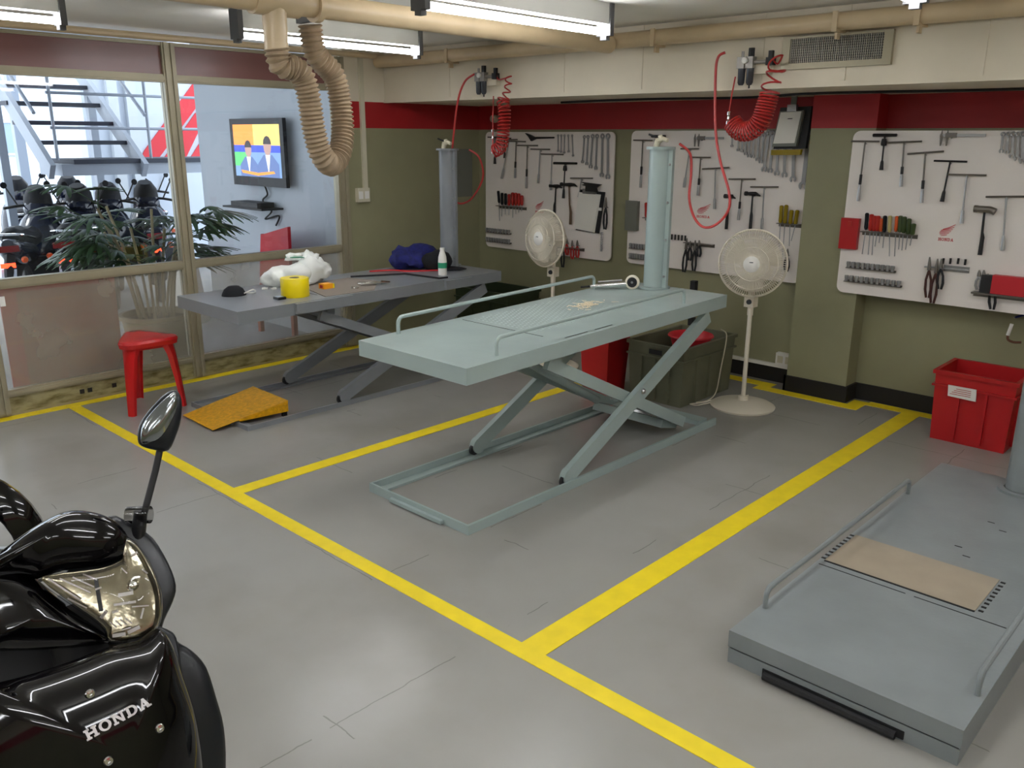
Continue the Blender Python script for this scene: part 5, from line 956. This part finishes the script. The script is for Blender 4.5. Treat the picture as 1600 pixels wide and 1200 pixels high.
# red chair behind glass
r = empty('display_stand', (-6.5, 3.8, 0), 'red sheeted display stand behind the glass under the television', 'stand')
bm = bmesh.new(); prism(bm, [(-6.86, 4.02, .86), (-6.26, 3.92, .98), (-6.22, 3.88, .30), (-6.90, 3.98, .30)], (0, .03, 0)); obj('panel', bm, 'redseat', r)
bm = bmesh.new(); prism(bm, [(-6.93, 4.06, .86), (-6.86, 4.02, .86), (-6.90, 3.98, .30), (-6.99, 4.05, .30)], (0, .03, 0)); obj('side_panel', bm, 'redseat', r)
for x in (-6.85, -6.3): obj('leg', B((x-.02, x+.02, 3.93, 3.97, 0, .30)), 'brownred', r)
r = empty('leaning_board', (-6.2, 2.05, 0), 'faded red-brown board behind the dusty lower pane at left', 'board')
obj('board', B((-6.02, -5.99, 1.70, 2.36, .10, .775)), 'brownred', r, bevel=.004); obj('red_edge', B((-5.99, -5.98, 1.64, 1.74, .10, .775), (-5.99, -5.98, 1.74, 2.36, .74, .775)), 'redseat', r); obj('foot', B((-6.08, -5.96, 1.78, 1.83, 0, .10), (-6.08, -5.96, 2.22, 2.27, 0, .10)), 'redseat', r)
# palm in planter
r = empty('potted_palm', (-6.38, 2.80, 0), 'leafy potted palm in round clay planter behind the window', 'palm')
obj('planter', Lt([(0, 0), (.20, 0), (.25, .36), (.27, .37), (.27, .40), (.245, .40), (.235, .34), (0, .34)], (-6.38, 2.80, 0), seg=36), 'pot', r); obj('soil', cyl((-6.38, 2.80, .335), .232, .02, seg=24), 'soil', r)
random.seed(12)
def fanleaf(c, d, n, L, droop):
    bm = bmesh.new(); d = Vector(d).normalized(); s = d.cross(Vector((0, 0, 1))).normalized(); u = s.cross(d)
    for i in range(n):
        a = math.radians(-75+150*i/(n-1)); dr = (d*math.cos(a)+s*math.sin(a)).normalized(); wv = dr.cross(u).normalized(); l = L*(1-.25*abs(a)); rows = []
        for j, (f, wd) in enumerate(((0, .006), (.3, .018), (.65, .020), (.9, .012), (1, .002))):
            p = Vector(c)+dr*l*f+Vector((0, 0, -droop*l*f*f)); rows.append((p-wv*wd*.9, p+Vector((0, 0, .004)), p+wv*wd*.9))
        V_ = [[bm.verts.new(q) for q in row] for row in rows]
        for A, B2 in zip(V_, V_[1:]):
            for k in range(2): bm.faces.new((A[k], A[k+1], B2[k+1], B2[k]))
    return bm
for k in range(12):
    a = k*2*PI/12; x, y = -6.38+.12*math.cos(a), 2.80+.12*math.sin(a); h = random.uniform(.85, 1.28); tx, ty = x+.22*math.cos(a)*random.uniform(.3, 1), y+.30*math.sin(a)*random.uniform(.4, 1.1)
    cn = obj('cane', T(cr([(x, y, .34), ((x*2+tx)/3, (y*2+ty)/3, .34+(h-.34)*.5), (tx, ty, h)], k=4), .011, 6), 'cane', r)
    for j in range(5):
        b = a+random.uniform(-1.5, 1.5); f = random.uniform(.55, 1.0); base = Vector((x+(tx-x)*f, y+(ty-y)*f, .34+(h-.34)*f)); d = Vector((math.cos(b)*.8, math.sin(b)*1.1, random.uniform(.0, .8))); tip = base+d*random.uniform(.10, .26)
        if tip.x > -6.02: tip.x = -6.05
        o = obj('leaf', fanleaf(tip, (d.x if tip.x < -6.15 else -abs(d.x), d.y, d.z*.4), random.choice((7, 8, 9)), random.uniform(.24, .36) if tip.x < -6.15 else .16, random.uniform(.15, .5)), 'leaf', r, angle=80)
        obj('stalk', T([base, tip], .004, 5), 'leaf', r)
tag(obj('white_cone', Lt([(0, 0), (.16, 0), (.10, .5), (.07, .62), (.075, .64), (.06, .70), (.0, .70)], (-7.7, 3.72, 0), seg=20), 'white'), 'white bollard behind the palm, right of the main post', 'bollard')
# motorcycles in the yard: rear ends towards the glass
def motorcycle(x, y, ang, lab):
    r = empty('motorcycle', (x, y, 0), lab, 'motorcycle', 'dark motorcycles parked beyond the glass')
    c, s = math.cos(ang), math.sin(ang)
    def W(a, b, z): return (x+a*c-b*s, y+a*s+b*c, z)        # a forward (away), b left
    ft = W(0, 1, 0); sd = (ft[0]-x, ft[1]-y, 0)
    for a in (0.0, 1.22):
        wh = obj('wheel', T([Vector(W(a+.25*math.cos(q), 0, .28+.25*math.sin(q))) for q in [k*PI/12 for k in range(24)]], .042, 8, closed=True), 'tyre', r)
        obj('hub', Lt([(0, -.05), (.05, -.05), (.05, .05), (0, .05)], W(a, 0, .28), sd, 14), 'steel', wh)
        bm = bmesh.new()
        for k in range(5): q = k*2*PI/5; bar(bm, W(a, 0, .28), W(a+.22*math.cos(q), 0, .28+.22*math.sin(q)), .02, .02)
        obj('spokes', bm, 'steel', wh)
    obj('seat', T(cr([W(-.18, 0, .80), W(.05, 0, .80), W(.3, 0, .75), W(.55, 0, .76)], k=4), [.07]*1+[.10]*11+[.07], 10), 'seatm', r)
    obj('tail_cowl', T(cr([W(-.30, 0, .76), W(-.1, 0, .68), W(.3, 0, .62)], k=4), [.05, .08, .10, .115, .125, .13, .13, .12, .10], 12), 'moto', r)
    obj('brake_lens', B(*[(min(p[0], q[0]), max(p[0], q[0]), min(p[1], q[1]), max(p[1], q[1]), .70, .755) for p, q in ((W(-.37, .09, 0), W(-.30, -.09, 0)),)]), 'tail', r, bevel=.01)
    obj('tail_lamp', B(*[(min(p[0], q[0]), max(p[0], q[0]), min(p[1], q[1]), max(p[1], q[1]), .565, .605) for p, q in ((W(-.40, .055, 0), W(-.35, -.055, 0)),)]), 'taillit', r, bevel=.006)
    bm = bmesh.new(); bar(bm, W(-.36, .0, .55), W(-.42, .0, .42), .12, .008, (ft[1]-y, -(ft[0]-x), 0)); obj('plate', bm, 'whitew', r)
    obj('mudguard', T(cr([W(-.28, 0, .66), W(-.36, 0, .52), W(-.38, 0, .38)], k=4), .045, 8), 'seatm', r)
    for b in (.13, -.13): obj('indicator', Lt([(0, -.03), (.025, -.02), (.03, 0), (.02, .02), (0, .02)], W(-.33, b, .63), (1, 0, 0), 12), 'ho', r)
    obj('grab_rail', T(cr([W(.1, .13, .78), W(-.22, .11, .84), W(-.30, 0, .85), W(-.22, -.11, .84), W(.1, -.13, .78)], k=4), .012, 8), 'chrome', r)
    obj('engine', B(*[(min(p[0], q[0]), max(p[0], q[0]), min(p[1], q[1]), max(p[1], q[1]), .25, .55) for p, q in ((W(.42, .12, 0), W(.8, -.12, 0)),)]), 'seatm', r, bevel=.03)
    obj('exhaust', T([W(-.2, -.17, .34), W(.3, -.16, .28), W(.6, -.12, .25)], [.045, .045, .02], 12), 'chrome', r)
    obj('leg_shield', T(cr([W(.72, 0, .4), W(.86, 0, .65), W(.92, 0, .92)], k=4), [.14, .19, .22, .23, .23, .22, .20, .17, .13], 12), 'moto', r)
    obj('head_cowl', T(cr([W(.85, 0, .90), W(.95, 0, .99), W(1.06, 0, .98)], k=4), [.06, .11, .13, .14, .14, .13, .12, .10, .06], 12), 'moto', r)
    obj('fork', T([W(.93, .06, .85), W(1.22, .06, .28)], .022, 8), 'steel', r); obj('fork', T([W(.93, -.06, .85), W(1.22, -.06, .28)], .022, 8), 'steel', r)
    obj('handlebar', T(cr([W(.78, .28, 1.0), W(.9, .13, 1.02), W(.93, 0, 1.0), W(.9, -.13, 1.02), W(.78, -.28, 1.0)], k=4), .014, 8), 'dark', r)
    obj('front_fairing', T([W(.93, 0, .82), W(.95, 0, .95), W(.93, 0, 1.12), W(.90, 0, 1.20)], [.15, .145, .125, .07], 10), 'seatm', r)
    for b in (.25, -.25):
        m_ = obj('mirror', Lt([(0, 0), (.024, .005), (.032, .012), (.028, .018), (0, .02)], W(.86, b*1.1, 1.22), (1, 0, 0), 14), 'seatm', r); obj('mirror_stem', T([W(.88, b*.7, 1.02), W(.88, b*1.05, 1.2)], .008, 6), 'dark', m_)
    return r
nm_m = ['dark parked motorcycle at the far left edge, beyond the glass', 'dark parked motorcycle with lit tail lamp, second from the left', 'dark parked motorcycle with lit tail lamp, left of the palm', 'dark parked motorcycle half hidden behind the palm']
for i, (x, y) in enumerate(((-8.75, 2.62), (-8.75, 3.08), (-8.80, 3.46), (-8.9, 3.98))): motorcycle(x, y, PI-.55+.06*i, nm_m[i])
for i, (x, y) in enumerate(((-10.9, 3.35), (-10.9, 3.95), (-10.9, 4.0+.6))): motorcycle(x if i < 2 else -10.2, y, PI-.3, ['back-row motorcycle seen over the leftmost tail lamps', 'back-row motorcycle seen below the stair treads', 'back-row motorcycle behind the palm leaves'][i])

# ---------------------------------------------------------------- foreground scooter
F_ = Vector((.98, .19, 0)).normalized(); Ls = Vector((-.19, .98, 0)).normalized(); O_ = Vector((-1.50, .45, 0))
def S_(f, l, z): return O_+F_*f+Ls*l+Vector((0, 0, z))
r = empty('scooter', tuple(S_(-.3, 0, 0)), 'glossy black scooter with clear headlight in the near left corner', 'scooter')
bm = bmesh.new(); puff(bm, P_COWL, .055, .05, pw=.9, ctr=(-.01, .028)); cw = obj('handlebar_cowl', bm, 'bblack', r, angle=80)
bm = bmesh.new(); puff(bm, P_LOWER, .05, .05, pw=.9); obj('lower_cowl', bm, 'bblack', r, angle=80)
bm = bmesh.new(); puff(bm, P_SURROUND, .012, .06); obj('headlight_surround', bm, 'bpanel', r, angle=80)
bm = bmesh.new(); puff(bm, (P_LENS[0], P_LENS[1], P_LENS[2]), .048, .004, rings=9, pw=.7, ctr=(.018, -.005)); hl = obj('headlight_lens', bm, 'lensg', r, angle=80)
Cn = Vector(P_LENS[0]); nn = Vector(P_LENS[1]); uu = Vector((0, 0, 1)).cross(nn).normalized(); vv_ = nn.cross(uu)
def LP(a, b, h): return Cn+uu*a+vv_*b+nn*h
bm = bmesh.new(); puff(bm, (P_LENS[0], P_LENS[1], [(a*.95+.001, b*.95) for a, b in P_LENS[2]]), .006, .003, rings=9); obj('reflector', bm, 'lens_in', hl, angle=80)
for k in range(0, len(L_MARKS)-2, 2):
    a, b = L_MARKS[k], L_MARKS[k+1]; bm = bmesh.new(); bar(bm, LP(a[0], a[1], .012), LP(b[0], b[1], .015), (.003, .005, .004, .002, .003, .006, .006, .002, .003, .002, .002, .006, .004)[k//2], .004, tuple(nn)); obj('reflector_glint', bm, 'letter', hl)  # pale silver bars painted in as specular highlights on the reflector
a, b = L_MARKS[-2], L_MARKS[-1]; bm = bmesh.new(); bar(bm, LP(a[0], a[1], .009), LP(b[0], b[1], .009), .006, .006, tuple(nn)); obj('reflector_divider', bm, 'bowl', hl)
obj('bulb', Lt([(0, 0), (.009, .0), (.010, .014), (.006, .022), (0, .024)], LP(.024, .012, .006), tuple(nn), 14), 'chrome', hl)
for k in range(0, len(L_RIBS), 2):
    a, b = L_RIBS[k], L_RIBS[k+1]; bm = bmesh.new(); bar(bm, LP(a[0], a[1], .010), LP(b[0], b[1], .011), .0024 if k < 12 else .0016, .004, tuple(nn)); obj('reflector_rib', bm, 'letter', hl)
bm = bmesh.new(); puff(bm, P_NECK, .02, .06); obj('steering_neck', bm, 'dark', r, angle=80)
bm = bmesh.new(); puff(bm, P_SIDE, .02, .03, rings=6); obj('side_panel', bm, 'bpanel', r, angle=80)
bm = bmesh.new(); puff(bm, P_SHIELD, .075, .05, rings=9, pw=.85, ctr=(.02, -.02))
bvh = BVHTree.FromBMesh(bm); sh = obj('front_shield', bm, 'bblack', r, angle=80)
ns = Vector(P_SHIELD[1]); camp = Vector((0, 0, 1.7))
def onshield(p, lift):
    p = Vector(p); d = (p-camp).normalized(); h = bvh.ray_cast(camp, d, 5)
    q = h[0] if h[0] is not None else p
    return q+h[1]*lift*(1 if h[1].dot(ns) > 0 else -1) if h[0] is not None else q
h0, h1, h2 = [onshield(p, 0) for p in HTXT]
ex = (h1-h0); ey = (h2-h0)
for it in (0,):
    bm = bmesh.new(); tot = 1.3*3+1.24+1.2+.14*4
    def pl(x, y, l):
        p = h0+ex*(x/tot)+ey*y; h = bvh.ray_cast(p+ns*.1, -ns, .3); q = h[0] if h[0] is not None else p
        return q+ns*(.0002+.0012*l)
    word(bm, pl); obj('lettering', bm, 'letter', r, smooth=False)
for p in SCREWS[:3]:
    q = onshield(p, 0); obj('screw', Lt([(0, 0), (.0065, 0), (.0075, .002), (.006, .0045), (.0025, .005), (.002, .002), (0, .002)], tuple(q), tuple(ns), 16), 'chrome', sh)
bm = bmesh.new(); puff(bm, P_MIRROR, .016, .030, pw=.8); mr_ = obj('mirror', bm, 'bpanel', r, angle=80)
bm = bmesh.new(); puff(bm, (tuple(Vector(P_GLASS[0])-Vector(P_GLASS[1])*.004), P_GLASS[1], P_GLASS[2]), .014, .010, pw=.8); obj('mirror_shell', bm, 'mirrorg', mr_, angle=80)
obj('mirror_stem', T([tuple(q) for q in STEM]+[tuple(BOOT[0])], .0062, 12), 'dark', mr_)
obj('mirror_boot', T([tuple(BOOT[0]), tuple(BOOT[1])], [.012, .0135], 16), 'boot', mr_)
obj('lever_clamp', T([Vector(BOOT[0])+Vector((-.02, -.016, -.008)), Vector(BOOT[0])+Vector((.01, .012, -.006))], .016, 16), 'ring', mr_)
# rest of the machine, mostly outside the frame
obj('handlebar', T([S_(-.02, -.36, 1.0), S_(.0, -.15, 1.02), S_(-.02, 0, 1.0)], .016, 10), 'dark', r)
for l in (-.36,): obj('grip', T([S_(-.02, l, 1.0), S_(-.04, l+.12, 1.01)], .02, 12), 'boot', r)
obj('steering_column', T([S_(.02, -.02, .92), S_(.12, -.02, .55)], .05, 12), 'dark', r)
for l in (-.09, .05): obj('fork', T([S_(.08, l, .62), S_(.26, l, .28)], .022, 10), 'steel', r)
whc = S_(.26, -.02, .28)
wh = obj('front_wheel', T([whc+F_*.24*math.cos(a)+Vector((0, 0, .24*math.sin(a))) for a in [k*PI/16 for k in range(32)]], .04, 10, closed=True), 'tyre', r); obj('front_hub', Lt([(0, -.05), (.06, -.05), (.06, .05), (0, .05)], tuple(whc), tuple(Ls), 18), 'steel', wh)
bm = bmesh.new()
for k in range(5): a = k*2*PI/5; bar(bm, whc, whc+F_*.22*math.cos(a)+Vector((0, 0, .22*math.sin(a))), .02, .018)
obj('wheel_spokes', bm, 'steel', wh)
rwc = S_(-.95, -.02, .28)
wh = obj('rear_wheel', T([rwc+F_*.24*math.cos(a)+Vector((0, 0, .24*math.sin(a))) for a in [k*PI/16 for k in range(32)]], .045, 10, closed=True), 'tyre', r); obj('rear_hub', Lt([(0, -.05), (.06, -.05), (.06, .05), (0, .05)], tuple(rwc), tuple(Ls), 18), 'steel', wh)
obj('seat', T(cr([S_(-.30, -.02, .74), S_(-.6, -.02, .78), S_(-1.1, -.02, .80)], k=5), [.08]+[.12]*9+[.07], 14), 'seatm', r)
obj('body', T(cr([S_(.02, -.02, .50), S_(-.3, -.02, .45), S_(-.7, -.02, .55), S_(-1.15, -.02, .70)], k=5), [.08]+[.13]*14+[.06], 14), 'bblack', r)
obj('engine', T([S_(-.35, -.02, .32), S_(-.95, -.1, .28)], .09, 12), 'steel', r)
# neighbouring machine: front wheel and mudguard at the left edge
wc = Vector(WHEELC); wd_ = Vector((.62, .78, 0)).normalized(); ws = Vector((wd_.y, -wd_.x, 0))
r = motorcycle(wc.x-wd_.x*1.22, wc.y-wd_.y*1.22, math.atan2(wd_.y, wd_.x), 'partly seen motorcycle wheel and black mudguard at the left edge'); del r['group']
bm = bmesh.new(); rows = []
for k in range(17):
    a = math.radians(-25+k*11); R_ = .315
    rows.append([wc+(wd_*math.cos(a)+Vector((0, 0, math.sin(a))))*(R_-abs(t)**2*.07*1.0)+ws*t*.075 for t in (-1, -.7, -.35, 0, .35, .7, 1)])
A = [[bm.verts.new(p) for p in row] for row in rows]; D = [[bm.verts.new(wc+(p-wc)*.975) for p in row] for row in rows]
for i in range(16):
    for j in range(6): bm.faces.new((A[i][j], A[i+1][j], A[i+1][j+1], A[i][j+1])); bm.faces.new((D[i][j], D[i][j+1], D[i+1][j+1], D[i+1][j]))
    bm.faces.new((A[i][0], D[i][0], D[i+1][0], A[i+1][0])); bm.faces.new((A[i][6], A[i+1][6], D[i+1][6], D[i][6]))
for j in range(6): bm.faces.new((A[0][j], A[0][j+1], D[0][j+1], D[0][j])); bm.faces.new((A[16][j], D[16][j], D[16][j+1], A[16][j+1]))
obj('mudguard', bm, 'bblack', r)
